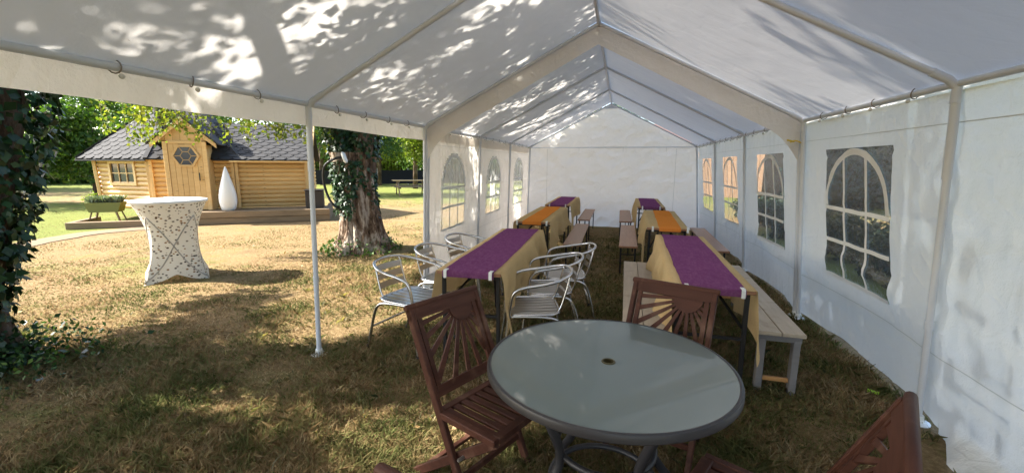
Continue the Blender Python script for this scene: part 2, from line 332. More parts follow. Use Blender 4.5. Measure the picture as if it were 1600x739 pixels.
def tag(o, label=None, cat=None, group=None, kind=None):
    for k, v in (('label', label), ('category', cat), ('group', group), ('kind', kind)):
        if v: o[k] = v
    return o
def empty(name, loc=(0, 0, 0), rz=0, label=None, cat=None, group=None):
    o = bpy.data.objects.new(name, None); COL.objects.link(o); o.location = loc; o.rotation_euler = (0, 0, rz); o.empty_display_size = 0.1
    return tag(o, label, cat, group)
def copy_tree(o, parent=None):
    c = o.copy(); COL.objects.link(c); c.parent = parent
    for ch in [x for x in ALLKIDS[o.name]] if o.name in ALLKIDS else list(o.children): copy_tree(ch, c)
    return c
ALLKIDS = {}
def snapshot(o):
    ALLKIDS[o.name] = list(o.children)
    for c in o.children: snapshot(c)
def inst(name, me, parent, mat4):
    o = bpy.data.objects.new(name, me); COL.objects.link(o); o.parent = parent; o.matrix_local = mat4; return o
def nz(*p): return noise.noise(Vector(p))
def arr_mesh(name, V, F4, mat, parent=None, smooth=False):
    """fast mesh from numpy: V (n,3), F (m,k)"""
    me = bpy.data.meshes.new(name); V = np.asarray(V, np.float32); F = np.asarray(F4, np.int32); k = F.shape[1]
    me.vertices.add(len(V)); me.vertices.foreach_set('co', V.ravel()); me.loops.add(F.size); me.loops.foreach_set('vertex_index', F.ravel())
    me.polygons.add(len(F)); me.polygons.foreach_set('loop_start', np.arange(0, F.size, k, dtype=np.int32)); me.polygons.foreach_set('loop_total', np.full(len(F), k, np.int32))
    me.materials.append(mat); me.update(calc_edges=True); me.validate()
    o = bpy.data.objects.new(name, me); COL.objects.link(o); o.parent = parent; return o
def rand_dirs(n):
    d = rng.normal(size=(n, 3)); return d / np.linalg.norm(d, axis=1)[:, None]
def leaf_mesh(P, size, flat=0.0, nrm=None, droop=0.0, ratio=0.6):
    """each point a folded rhombic leaf of two triangles pairs (4 verts -> quad folded along its midrib)"""
    n = len(P); a = rand_dirs(n)
    if droop: a[:, 2] -= droop; a /= np.linalg.norm(a, axis=1)[:, None]
    h = rand_dirs(n) if nrm is None else nrm + 0.45 * rand_dirs(n)
    if flat: h[:, 2] += flat
    b = np.cross(h, a); b /= np.linalg.norm(b, axis=1)[:, None] + 1e-9; c = np.cross(a, b)
    s_ = (size * rng.uniform(0.65, 1.3, n))[:, None]
    p0 = P; p2 = P + a * s_; mid = P + a * s_ * 0.42 - c * s_ * 0.08
    V = np.stack([p0, mid + b * s_ * ratio / 2 + c * s_ * .06, p2, mid - b * s_ * ratio / 2 + c * s_ * .06], 1).reshape(-1, 3)
    F = np.arange(4 * n).reshape(n, 4); return V, F
def clump_points(cents, radii, n, shell=0.5):
    cents = np.asarray(cents, float); radii = np.asarray(radii, float)
    if radii.ndim == 1: radii = np.repeat(radii[:, None], 3, 1)
    wgt = radii.prod(1) ** (2 / 3); k = rng.choice(len(cents), n, p=wgt / wgt.sum())
    return cents[k] + rand_dirs(n) * (rng.uniform(0, 1, n) ** shell)[:, None] * radii[k]

# ================================================================== SETTING
g = MB()
xs = sorted(set([-300, -150, -80, -50, 50, 80, 150, 300] + list(np.arange(-32, 14, 0.5))))
ys = sorted(set([-60, -30, -15, 60, 90, 150, 300] + list(np.arange(-6, 45, 0.5))))
def gz(x, y):
    d = max(0.0, min(1.0, (math.hypot(x + 3, y - 5) - 11) / 10))
    return 0.018 * nz(x * 0.6, y * 0.6, 1.3) * (1 if abs(x) < 40 and abs(y) < 60 else 0)
g.grid(len(xs) - 1, len(ys) - 1, lambda i, j: (xs[i], ys[j], gz(xs[i], ys[j])))
tag(g.build('ground', LAWN, smooth='all'), kind='structure')

# gravel path curving past the cabin
pp = MB(); cp = [(-8.6, 1.0), (-9.4, 2.8), (-10.2, 4.4), (-10.75, 5.8), (-10.95, 6.8), (-10.7, 7.6), (-10.2, 8.2)]
L = []
for k in range(len(cp) - 1):
    for t_ in range(6):
        a, b = Vector(cp[k]), Vector(cp[k + 1]); L.append(a.lerp(b, t_ / 6))
L.append(Vector(cp[-1]))
pv = []
for i, p in enumerate(L):
    d = (L[min(i + 1, len(L) - 1)] - L[max(i - 1, 0)]).normalized(); q = Vector((-d.y, d.x)); wv = 0.30 + 0.06 * nz(i * 0.7, 0, 0)
    for sgn in (-1, 0, 1): x, y = p + q * sgn * wv; pv.append((x, y, gz(x, y) + 0.012 + (0.008 if sgn == 0 else 0)))
pp.add(pv, [(i * 3 + k, i * 3 + k + 1, i * 3 + k + 4, i * 3 + k + 3) for i in range(len(L) - 1) for k in (0, 1)])
tag(pp.build('path', PATHM, smooth='all'), kind='structure')

# ------------------------------------------------------------------ the two joined party tents
PY = [-3.28, -1.23, 0.83, 2.88, 4.93, 6.99, 9.04, 11.10]
EX, EH, RH = 2.0, 2.0, 3.03
def postx(side, z): return side * (EX + (0.15 if side > 0 else 0.06) * (1 - z / EH))

def roof_z(x): return RH + (EH - RH) * abs(x) / EX
def make_roof(tent, side, y0, y1, seed):
    b = MB(); nv = max(8, int((y1 - y0) / 0.06)); nu = 36
    bays = [p for p in PY if y0 - .01 <= p <= y1 + .01]
    def fn(i, j):
        t_ = i / nu; y = y0 + (y1 - y0) * j / nv; x = side * EX * 1.015 * t_; z = roof_z(x) + 0.026
        k = max([q for q in range(len(bays)) if bays[q] <= y + 1e-6]); k = min(k, len(bays) - 2); u = (y - bays[k]) / (bays[k + 1] - bays[k])
        sag = math.sin(math.pi * min(1, max(0, u))) * math.sin(math.pi * t_) ** 0.7
        z -= 0.045 * sag - 0.010 * sag * nz(x * 1.4, y * 1.1, seed) - 0.004 * nz(x * 5, y * 7, seed + 5) * min(1, sag * 4)
        z += 0.003 * nz(x * 0.8, y * 16, seed + 9)
        return (x, y, z)
    b.grid(nu, nv, fn)
    return b.build('roof_sheet', ROOFM, tent, smooth='all')
def make_valance(tent, side, y0, y1, drop, seed):
    b = MB(); nv = int((y1 - y0) / 0.06); n = 8
    b.grid(n, nv, lambda i, j: (side * (EX * 1.015 + 0.028 * min(1, i / 1.0) + 0.012 * (i / n) * nz(y0 + j * 0.06 * 2.0, i * .15, seed)), y0 + (y1 - y0) * j / nv, EH + 0.018 - i / n * (drop + 0.012 * nz(j * .06, 3, seed)) ))
    return b.build('valance', SHEET, tent, smooth='all')

def wall_x(side, y, z, seed):
    """surface of a side wall: leans with the posts, billows between them, crumples"""
    k = max([q for q in range(len(PY)) if PY[q] <= y + 1e-6]); k = min(k, len(PY) - 2); u = (y - PY[k]) / (PY[k + 1] - PY[k]); s_ = math.sin(math.pi * min(1, max(0, u)))
    h = 1 - z / EH; x = EX + (0.15 if side > 0 else 0.06) * h + 0.035
    if side > 0:
        x += (0.10 * s_ * h ** 1.3) if y > 2.88 else (-0.02 * s_ * h)
        x += 0.030 * math.exp(-((z - (0.62 + 0.16 * math.sin(y * 1.9))) / 0.07) ** 2) * s_ * (-1 if y > 2.9 else 0.3)
        if y < 2.8: x -= 0.16 * max(0, (0.12 - z) / 0.12) * min(1, (2.8 - y) * 4)
    else: x += 0.03 * s_ * h
    amp = 1.0 if side > 0 else 0.7
    x += amp * (0.012 * nz(y * 1.8, z * 1.8, seed) + 0.005 * nz(y * 5, z * 4, seed + 3) + 0.0012 * (1 - abs(nz(y * 4 + z * 3, z * 6 - y, seed + 7)) * 3.2) + 0.002 * nz(y * 12, z * 10, seed + 17))
    tri = lambda v, p: abs(((v / p) % 1.0) - 0.5) * 2
    x += 0.009 * (max(0, tri(z + 0.1 + 0.02 * math.sin(y * 3), 0.44) - 0.84) / 0.16) - 0.008 * (max(0, tri(y + 0.13 + 0.05 * z, 0.51) - 0.86) / 0.14) + 0.010 * math.sin(18 * (z + 0.8 * abs(u - .5))) * math.exp(-min(u, 1 - u) / 0.09) * 0.8
    return side * x
def cuts(a, b, marks, step):
    pts = sorted([a, b] + marks); out = []
    for p, q in zip(pts, pts[1:]):
        n = max(1, round((q - p) / step)); out += [p + (q - p) * i / n for i in range(n)]
    return out + [b]
def side_bay(tent, side, y0, y1, window, seed, arch_only, zb=0.0, dy=0.09):
    """one wall panel with its window film and printed glazing bars"""
    cyy = (y0 + y1) / 2 + dy * (1 if side > 0 else 0); hw = 0.485 if side > 0 else 0.46; zl, zh = (0.60 if side > 0 else 0.64), 1.71
    st = 0.035
    ysl = cuts(y0, y1, [cyy - hw, cyy + hw] if window else [], st); zsl = cuts(zb, EH - 0.03, [zl, zh] if window else [], st)
    def hole(i, j):
        if not window: return False
        ym, zm = (ysl[i] + ysl[i + 1]) / 2, (zsl[j] + zsl[j + 1]) / 2
        if not (abs(ym - cyy) < hw and zl < zm < zh): return False
        if arch_only and zm > zh - hw: return (ym - cyy) ** 2 + (zm - (zh - hw)) ** 2 < hw * hw
        return True
    pt = lambda i, j, o=0: (wall_x(side, ysl[i], zsl[j], seed) - side * o, ysl[i], zsl[j] + (0.03 * nz(ysl[i] * 2, 1, seed) if j == 0 and zb > 0 else 0))
    b = MB(); b.grid(len(ysl) - 1, len(zsl) - 1, pt, lambda i, j: not hole(i, j)); b.build('side_wall', SHEET, tent, smooth='all')
    # seam tapes
    for zz in (1.80, 0.46):
        s_ = MB(); n = 40; s_.grid(n, 1, lambda i, j: (wall_x(side, y0 + (y1 - y0) * i / n, zz, seed) - side * 0.004, y0 + (y1 - y0) * i / n, zz + 0.006 * j)); s_.build('seam', MATS['bungee_ball'], tent, smooth='all')
    if not window: return
    wn = MB(); wn.grid(len(ysl) - 1, len(zsl) - 1, pt, hole); wo_ = wn.build('window', FILM if side > 0 else FILML, tent, smooth='all')
    def strip(fn, n, wd):
        s_ = MB(); P = [fn(i / n) for i in range(n + 1)]; vs = []
        for i, (y, z) in enumerate(P):
            ty, tz = P[min(i + 1, n)][0] - P[max(i - 1, 0)][0], P[min(i + 1, n)][1] - P[max(i - 1, 0)][1]; L_ = math.hypot(ty, tz); ny, nz_ = -tz / L_ * wd / 2, ty / L_ * wd / 2
            wob = 0.006 * nz(y * 6, z * 6, seed + 2)
            for q in (-1, 1): yy, zz = y + ny * q + wob, z + nz_ * q + wob; vs.append((wall_x(side, yy, zz, seed) - side * 0.007, yy, zz))
        s_.add(vs, [(2 * i, 2 * i + 1, 2 * i + 3, 2 * i + 2) for i in range(n)]); s_.build('glazing_bar', STRIP, wo_, smooth='all')
    ra = hw - 0.03; zc = zh - hw
    strip(lambda t_: (cyy - ra * math.cos(math.pi * t_), zc + ra * math.sin(math.pi * t_)), 28, 0.05)
    for q in (-1, 1):
        xx = cyy + q * hw * 0.34; strip(lambda t_: (xx, zl + (zc + math.sqrt(ra * ra - (hw * .34) ** 2) - zl) * t_), 24, 0.032)
    for zz in (zl + (zc - zl) * 0.52, zc - 0.02): strip(lambda t_: (cyy - hw + 2 * hw * t_, zz), 20, 0.032)
    if arch_only:
        for q in (-1, 1): strip(lambda t_: (cyy + q * (hw - .02), zl + (zc - zl) * t_), 16, 0.03)
    strip(lambda t_: (cyy - hw + 2 * hw * t_, zl + 0.01), 20, 0.03)

def bungee(tent, side, y, proto=[None]):
    o = MB(); z0 = EH - 0.0; c = Vector((side * EX, y, z0))
    ring = [c + Vector((0.027 * math.cos(a) * -side, 0.012 * math.sin(a * 1.0 + y * 9), 0.031 * math.sin(a) + 0.002)) for a in [2 * math.pi * k / 12 for k in range(12)]]
    if proto[0] is None: pass
    o.tube(ring, 0.0035, 5, closed=True)
    b = o.build('bungee_loop', GALV, tent, smooth='all')
    q = MB(); q.lathe([(0.001, -0.013), (0.009, -0.009), (0.013, 0), (0.009, 0.009), (0.001, 0.013)], 8, c + Vector((side * -0.030, 0.006, -0.042)))
    q.build('bungee_ball', BALL, b, smooth='all')

def frame(tent, ys, posts, ridge=True):
    y0, y1 = ys[0], ys[-1]
    MB().tube([(0, y0, RH - 0.005), (0, y1, RH - 0.005)], 0.019, 12).build('ridge_pole', STEEL, tent, smooth=True)
    for k in range(len(ys) - 1):       # sleeves where ridge sections join
        pass
    for s_ in (-1, 1):
        MB().tube([(s_ * EX, y0, EH), (s_ * EX, y1, EH)], 0.019, 12).build('eave_pole', STEEL, tent, smooth=True)
    for y, ps in zip(ys, posts):
        for s_ in (-1, 1):
            if not ps: continue
            x = s_ * EX; b = MB(); n = Vector((-s_ * EX, 0, RH - EH)).normalized()
            pts = [(x + s_ * 0.0, y, EH - 0.10), (x, y, EH - 0.02), Vector((x, y, EH + 0.0)) + n * 0.05 + Vector((-s_ * .0, 0, 0.0)), Vector((x, y, EH)) + n * 0.14]
            b.tube(pts, 0.0235, 12); e_ = b.build('eave_elbow', STEEL, tent, smooth=True)
            MB().tube([(x, y, EH) + n * 0 if False else Vector((x, y, EH)) + n * 0.12, (0 - s_ * 0.0, y, RH - 0.012)], 0.019, 12).build('rafter', STEEL, tent, smooth=True)
            fy = 0.11 if (s_ > 0 and abs(y - 2.88) < .01) else 0.0; p = MB(); p.tube([(postx(s_, 0.01), y + fy, 0.01), (postx(s_, EH - 0.06), y, EH - 0.06)], 0.019, 12); po = p.build('post', STEEL, tent, smooth=True)
            MB().tube([(postx(s_, 0.62), y + fy * (1 - 0.62 / EH), 0.62), (postx(s_, 0.67), y + fy * (1 - 0.67 / EH), 0.67)], 0.0225, 12).build('post_sleeve', STEEL, po, smooth=True); q = MB(); q.tube([(postx(s_, 1.50), y + fy * (1 - 1.50 / EH), 1.50), (postx(s_, 1.95), y + fy * (1 - 1.95 / EH), 1.95)], 0.0225, 12); q.build('post_sleeve', STEEL, po, smooth=True)
            ft = MB(); ft.lathe([(0.001, 0.0), (0.062, 0.0), (0.062, 0.006), (0.03, 0.012), (0.026, 0.05), (0.001, 0.05)], 16, (postx(s_, 0), y + fy, 0.006)); ft.build('foot_plate', WHITEP, po, smooth=True)
        MB().tube([(0, y - 0.07, RH - 0.005), (0, y + 0.07, RH - 0.005)], 0.0235, 12).build('ridge_joint', STEEL, tent, smooth=True)

tentA = empty('party_tent', (0, 0, 0), 0, 'near white party tent overhead with its left side open to the lawn', 'tent', 'white party tents joined end to end')
tentB = empty('party_tent', (0, 0, 0), 0, 'far white party tent with arched windows and closed back gable', 'tent', 'white party tents joined end to end')
YJ = 4.93
frame(tentA, [-3.28, -1.23, 0.83, 2.88, YJ - 0.045], [1, 1, 1, 1, 1])
frame(tentB, [YJ + 0.045, 6.99, 9.04, 11.10], [1, 1, 1, 1])
for s_ in (-1, 1):
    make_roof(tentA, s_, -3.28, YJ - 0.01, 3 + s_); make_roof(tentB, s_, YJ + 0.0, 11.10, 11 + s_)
    make_valance(tentA, s_, -3.28, YJ, 0.17 if s_ < 0 else 0.05, 5 + s_); make_valance(tentB, s_, YJ, 11.1, 0.17 if s_ < 0 else 0.05, 8 + s_)
    for k, y in enumerate(np.arange(0.35, YJ - 0.05, 0.41)):
        if min(abs(y - p) for p in PY) > 0.07: bungee(tentA, s_, y + rnd.uniform(-.03, .03))
    for k, y in enumerate(np.arange(YJ + 0.3, 11.0, 0.41)):
        if min(abs(y - p) for p in PY) > 0.07: bungee(tentB, s_, y + rnd.uniform(-.03, .03))
# right wall bays, left wall bays of the far tent
side_bay(tentA, 1, -1.23, 0.83, True, 35, False, 0.015)
side_bay(tentA, 1, 0.83, 2.88, True, 35, False, 0.015, -0.10)
side_bay(tentA, 1, 2.88, YJ - 0.0, True, 35, False, 0.05)
for k in range(3):
    side_bay(tentB, 1, PY[4 + k] + 0.0, PY[5 + k], True, 35, False, 0.02)
    side_bay(tentB, -1, PY[4 + k], PY[5 + k], True, 51, True, 0.02)
# gable band where the tents meet (hangs below the rafters, gusseted at the corners)
for s_ in (-1, 1):
    for tent_, yy, sd_ in ((tentB, YJ + 0.012, 61), (tentA, -3.28, 63)):
        b = MB(); n = 40
        def fn(i, j):
            t_ = i / n; x = s_ * EX * t_; top = roof_z(x) + 0.012; d = 0.215 + 0.02 * t_ + (0.16 * max(0, (t_ - 0.86) / 0.14) ** 2)
            q = j / 6; return (x, yy + 0.012 * q * nz(x * 3, q * 2, sd_), top - d * q)
        b.grid(n, 6, fn); b.build('gable_band', SHEET, tent_, smooth='all')
# back gable wall
b = MB(); nx, nzv = 110, 84
def back(i, j):
    x = -EX + 2 * EX * i / nx; zt = roof_z(x) - 0.01; z = 0.01 + (zt - 0.01) * j / nzv; x *= 1.02 + 0.09 * max(0, 1 - z / 2)
    y = 11.14 + 0.03 * nz(x * 1.2, z * 1.2, 71) + 0.010 * nz(x * 3, z * 3, 73) + 0.014 * (1 - 3 * abs(nz(x * 2 + z * 1.5, x * 1.5 - z * 3, 77))) + 0.006 * (1 - 3 * abs(nz(x * 5 - z * 4, z * 6, 79)))
    y += 0.03 * math.exp(-((x + 1.1 + 0.9 * (z - 1.6)) / 0.22) ** 2) * (z / 3); return (x, y, z)
b.grid(nx, nzv, back); b.build('back_wall', SHEET, tentB, smooth='all')
MB().tube([(-1.98, 11.10, 1.985), (1.98, 11.10, 1.985)], 0.010, 8).build('gable_rail', STEEL, tentB, smooth=True)
for x in (-1.55, -0.75, 0.32, 1.32, 1.55):
    s_ = MB(); s_.box((x, 11.088, 1.0 if abs(x) > 1.4 else 1.93), (0.008, 0.003, 1.9 if abs(x) > 1.4 else 0.1)); s_.build('zip_seam', BALL, tentB)
gp = MB(); gp.prism([(-0.17, 2.905), (0.17, 2.905), (0.0, 2.985)], 0.006, lambda u, v, w_: (u, 11.085 + w_, v)); gp.build('ridge_gusset', STEEL, tentB)
# yellow strap tied round the joint post
yb = MB(); yb.tube([(1.96 + .04 * math.cos(a), 4.93 + .08 * math.sin(a), 1.80 + .01 * math.sin(a * 2)) for a in [k * 0.4 for k in range(16)]], 0.006, 6); yb.tube([(1.93, 4.87, 1.80), (1.86, 4.85, 1.815)], 0.008, 6)
tag(yb.build('strap', YELLOW, smooth=True), 'short yellow strap tied round the white post where the tents join', 'strap')

# dead leaves lying on the tent roof
n = 45; x = rng.uniform(-1.9, -0.2, n); y = rng.uniform(0.3, 6, n); P = np.stack([x, y, np.array([roof_z(a) for a in x]) + 0.035], 1)
V, F = leaf_mesh(P, 0.035, 6.0); tag(arr_mesh('roof_leaves', V, F, LITTER), 'scattered small dead leaves lying on the tent roof', 'leaves', kind='stuff')

# ================================================================== THINGS INSIDE
# ---------------- round glass table
TC = (0.28, 1.83)
t = empty('round_garden_table', (*TC, 0), 0.3, 'round garden table with frosted glass top and dark grey metal rim', 'table')
tp = MB(); tp.lathe([(0.027, 0.716), (0.5, 0.716), (0.517, 0.716), (0.517, 0.708), (0.027, 0.708), (0.027, 0.716)], 96); tp.build('glass_top', TGLASS, t, smooth=True)
rm = MB(); rm.lathe([(0.514, 0.7175), (0.520, 0.7195), (0.528, 0.716), (0.532, 0.706), (0.532, 0.688), (0.526, 0.682), (0.518, 0.682), (0.518, 0.716), (0.514, 0.7175)], 96); rm.build('rim', RIM, t, smooth=True)
co = MB(); co.lathe([(0.0235, 0.700), (0.0235, 0.7195), (0.029, 0.7195), (0.031, 0.7175), (0.031, 0.716)], 24); co.build('umbrella_hole_collar', simple('dull_brass_ring', (0.10, 0.085, 0.04), 0.5, 0.4), t, smooth=True)
for k in range(4):
    a = k * math.pi / 2 + 0.35; d = Vector((math.cos(a), math.sin(a), 0)); lg = MB()
    P = []
    for i in range(11):
        q = i / 10; r_ = 0.40 - 0.20 * math.sin(q * math.pi * 0.62) ** 1.0 + 0.30 * max(0, q - 0.55) ** 1.1 * 1.6; P.append(d * r_ + Vector((0, 0, 0.69 * (1 - q) + 0.012)))
    lg.tube(P, 0.021, 10); lo = lg.build('leg', RIM, t, smooth=True)
    MB().lathe([(0.001, 0), (0.026, 0), (0.026, 0.02), (0.001, 0.02)], 10, P[-1] - Vector((0, 0, 0.012))).build('foot_cap', BLACKM, lo, smooth=True)
for zz, rr in ((0.32, 0.215), (0.14, 0.24)):
    MB().tube([(rr * math.cos(2 * math.pi * k / 40), rr * math.sin(2 * math.pi * k / 40), zz) for k in range(40)], 0.014, 8, closed=True).build('brace_ring', RIM, t, smooth='all')
for k in range(4):
    a = k * math.pi / 2 + 0.35; MB().bar((0.50 * math.cos(a), 0.50 * math.sin(a), 0.694), (-0.02 * math.cos(a), -0.02 * math.sin(a), 0.694), 0.03, 0.018, 0.003).build('top_spoke', RIM, t) if k < 0 else None

# ---------------- brown folding chairs with sunburst backs
def brown_chair(name, label):
    t = empty(name, (0, 0, 0), 0, label, 'chair', 'dark brown sunburst folding chairs at the round table')
    X = 0.215; yb = lambda z: 0.315 - 0.41 * (0.93 - z) / 0.93
    for s_ in (-1, 1):
        b = MB(); b.bar((s_ * X, yb(0.0), 0.0), (s_ * X, yb(0.885), 0.885), 0.026, 0.04, 0.004, (0, 1, 0)); b.build('back_post', BROWN, t)
        b = MB(); b.bar((s_ * (X - 0.030), -0.22, 0.415), (s_ * (X - 0.030), 0.33, 0.012), 0.024, 0.044, 0.004, (0, 1, 0.6)); lg = b.build('leg', BROWN, t)
        MB().tube([(s_ * (X + 0.016), -0.035, 0.27), (s_ * (X - 0.05), -0.035, 0.27)], 0.008, 8).build('bolt', GALV, lg, smooth=True)
        b = MB(); b.bar((s_ * (X - 0.005), -0.245, 0.436), (s_ * (X - 0.005), 0.115, 0.436), 0.034, 0.032, 0.004); b.build('seat_rail', BROWN, t)
    for zz in (0.455,):
        b = MB(); b.bar((-X + .02, -0.228, zz - .017), (X - .02, -0.228, zz - .017), 0.045, 0.030, 0.004); b.build('seat_front_rail', BROWN, t)
        b = MB(); b.bar((-X + .02, 0.105, zz - .017), (X - .02, 0.105, zz - .017), 0.040, 0.028, 0.004); b.build('seat_back_rail', BROWN, t)
    sm = MB(); sm.box((0, 0, 0), (0.268, 0.030, 0.014), None, 0.003); so_ = sm.build('seat_slat', BROWN, t, loc=(0, 0, 0))
    # slats run front to back
    bpy.data.objects.remove(so_)
    s2 = MB(); s2.box((0, 0, 0), (0.295, 0.036, 0.016), None, 0.003); first = None
    for k in range(8):
        x = -0.178 + 0.0508 * k; M_ = Matrix.Translation((x, -0.062, 0.441)) @ Matrix.Rotation(math.pi / 2, 4, 'Z')
        if first is None: first = s2.build('seat_slat', BROWN, t); first.matrix_local = M_
        else: inst('seat_slat', first.data, t, M_)
    # back panel in the plane of the posts: u across, v up the slope
    dv = Vector((0, yb(0.93) - yb(0.45), 0.48)).normalized(); nn = Vector((1, 0, 0)).cross(dv); o0 = Vector((0, yb(0.5), 0.5))
    fr = lambda u, v, w_: o0 + Vector((u, 0, 0)) + dv * v + nn * w_
    vt = 0.43
    b = MB(); b.prism([(-X - .013, vt - 0.058), (X + .013, vt - 0.058), (X + .013, vt - .004), (X + .004, vt + .006), (-X - .004, vt + .006), (-X - .013, vt - .004)], 0.028, lambda u, v, w_: fr(u, v, w_ - 0.0145)); b.build('top_rail', BROWN, t)
    b = MB(); b.tube([fr(-X - 0.022, vt + .004, 0.0), fr(-X - 0.016, vt + .004, 0.0), fr(X + 0.016, vt + .004, 0.0), fr(X + 0.022, vt + .004, 0.0)], [0.012, 0.0165, 0.0165, 0.012], 12); b.build('top_dowel', BROWN, t, smooth=True)
    b = MB(); b.prism([(-X + .01, 0), (X - .01, 0), (X - .01, 0.05), (-X + .01, 0.05)], 0.022, lambda u, v, w_: fr(u, v, w_ - 0.011)); b.build('bottom_rail', BROWN, t)
    for s_ in (-1, 1):
        b = MB(); b.prism([(s_ * (X - .034) - .012, 0.05), (s_ * (X - .034) + .012, 0.05), (s_ * (X - .034) + .012, vt - .055), (s_ * (X - .034) - .012, vt - .055)], 0.018, lambda u, v, w_: fr(u, v, w_ - 0.009)); b.build('inner_stile', BROWN, t)
    cx_, cv, rd = 0.085, vt - 0.056, 0.078
    dsk = [(cx_ + rd * math.cos(a), cv + rd * math.sin(a)) for a in [math.pi + math.pi * k / 14 for k in range(15)]]
    b = MB(); b.prism(dsk, 0.020, lambda u, v, w_: fr(u, v, w_ - 0.010)); b.build('sun_disc', BROWN, t)
    xl, xr, vb = -X + .046, X - .046, 0.05
    for k in range(11):
        a = math.pi + R(6) + k * R(14.6); d = (math.cos(a), math.sin(a)); ts = []
        if d[0] < -1e-6: ts.append((xl - cx_) / d[0])
        if d[0] > 1e-6: ts.append((xr - cx_) / d[0])
        if d[1] < -1e-6: ts.append((vb - cv) / d[1])
        L_ = min(ts)
        if L_ < rd + 0.015: continue
        p = (-d[1], d[0]); w0, w1 = 0.0075, 0.0075 + 0.026 * (L_ - rd)
        b = MB(); b.prism([(cx_ + d[0] * (rd - .004) + p[0] * w0, cv + d[1] * (rd - .004) + p[1] * w0), (cx_ + d[0] * (rd - .004) - p[0] * w0, cv + d[1] * (rd - .004) - p[1] * w0), (cx_ + d[0] * (L_ + .006) - p[0] * w1, cv + d[1] * (L_ + .006) - p[1] * w1), (cx_ + d[0] * (L_ + .006) + p[0] * w1, cv + d[1] * (L_ + .006) + p[1] * w1)], 0.009, lambda u, v, w_: fr(u, v, w_ - 0.0045)); b.build('ray_slat', BROWN, t)
    b = MB(); b.bar((-X + .045, 0.28, 0.052), (X - .045, 0.28, 0.052), 0.03, 0.02, 0.003); b.build('leg_stretcher', BROWN, t)
    b = MB(); b.bar((-X + .01, yb(0.16), 0.16), (X - .01, yb(0.16), 0.16), 0.02, 0.03, 0.003); b.build('leg_stretcher', BROWN, t)
    return t
bc = brown_chair('folding_chair', 'dark brown folding chair left of the round glass table, seen whole'); snapshot(bc)
def face(o, x, y, fx, fy): o.location = (x, y, 0); o.rotation_euler = (0, 0, math.atan2(fx, -fy))   # local -y looks along (fx, fy)
face(bc, -0.28, 1.84, 0.905, -0.426)
for (x, y, fx, fy, lb) in ((0.51, 2.23, -0.36, -0.93, 'dark brown folding chair behind the round glass table, only its backrest showing'),
                           (0.785, 1.37, -0.885, 0.466, 'dark brown folding chair at the lower right edge, angled to the round table'),
                           (0.12, 0.975, 0.32, 0.947, 'dark brown folding chair at the bottom edge, only a backrest corner showing')):
    o = copy_tree(bc); face(o, x, y, fx, fy); o['label'] = lb

# ---------------- beer tables with cloths, runners and clips
def beer_table(x, y, rot, label):
    t = empty('folding_table', (x, y, 0), rot, label, 'table', 'narrow folding tables under cloths')
    MB().box((0, 1.1, 0.757), (0.50, 2.2, 0.026), None, 0.004).build('table_top', BENCHW, t)
    for k, yy in enumerate((0.06, 2.14)):
        for s_ in (-1, 1):
            MB().bar((s_ * 0.215, yy, 0.0), (s_ * 0.215, yy, 0.745), 0.028, 0.028, 0.003).build('leg', BLACKM, t)
        fr_ = MB(); fr_.bar((-0.20, yy, 0.725), (0.20, yy, 0.725), 0.025, 0.025); fr_.bar((-0.20, yy, 0.42), (0.20, yy, 0.42), 0.02, 0.02); fr_.build('leg_rail', BLACKM, t)
        sg = 1 if k == 0 else -1
        for s_ in (-1, 1): MB().bar((s_ * 0.20, yy, 0.50), (s_ * 0.02, yy + sg * 0.62, 0.735), 0.018, 0.01).build('brace', BLACKM, t)
    return t
tables = [(-0.775, 2.96, 0.035, PURPLE, 'purple', 'front left', 0.4, 0.0), (-0.885, 5.90, 0.01, ORANGE, 'orange', 'middle left', 0.27, 0.0), (-0.90, 8.55, 0.015, PURPLE, 'purple', 'back left', 0.37, 0.0),
          (0.925, 2.98, -0.022, PURPLE, 'purple', 'front right', 0.39, 0.0), (0.905, 5.77, -0.03, ORANGE, 'orange', 'middle right', 0.27, 0.03), (0.885, 8.62, -0.012, PURPLE, 'purple', 'back right', 0.37, 0.0)]
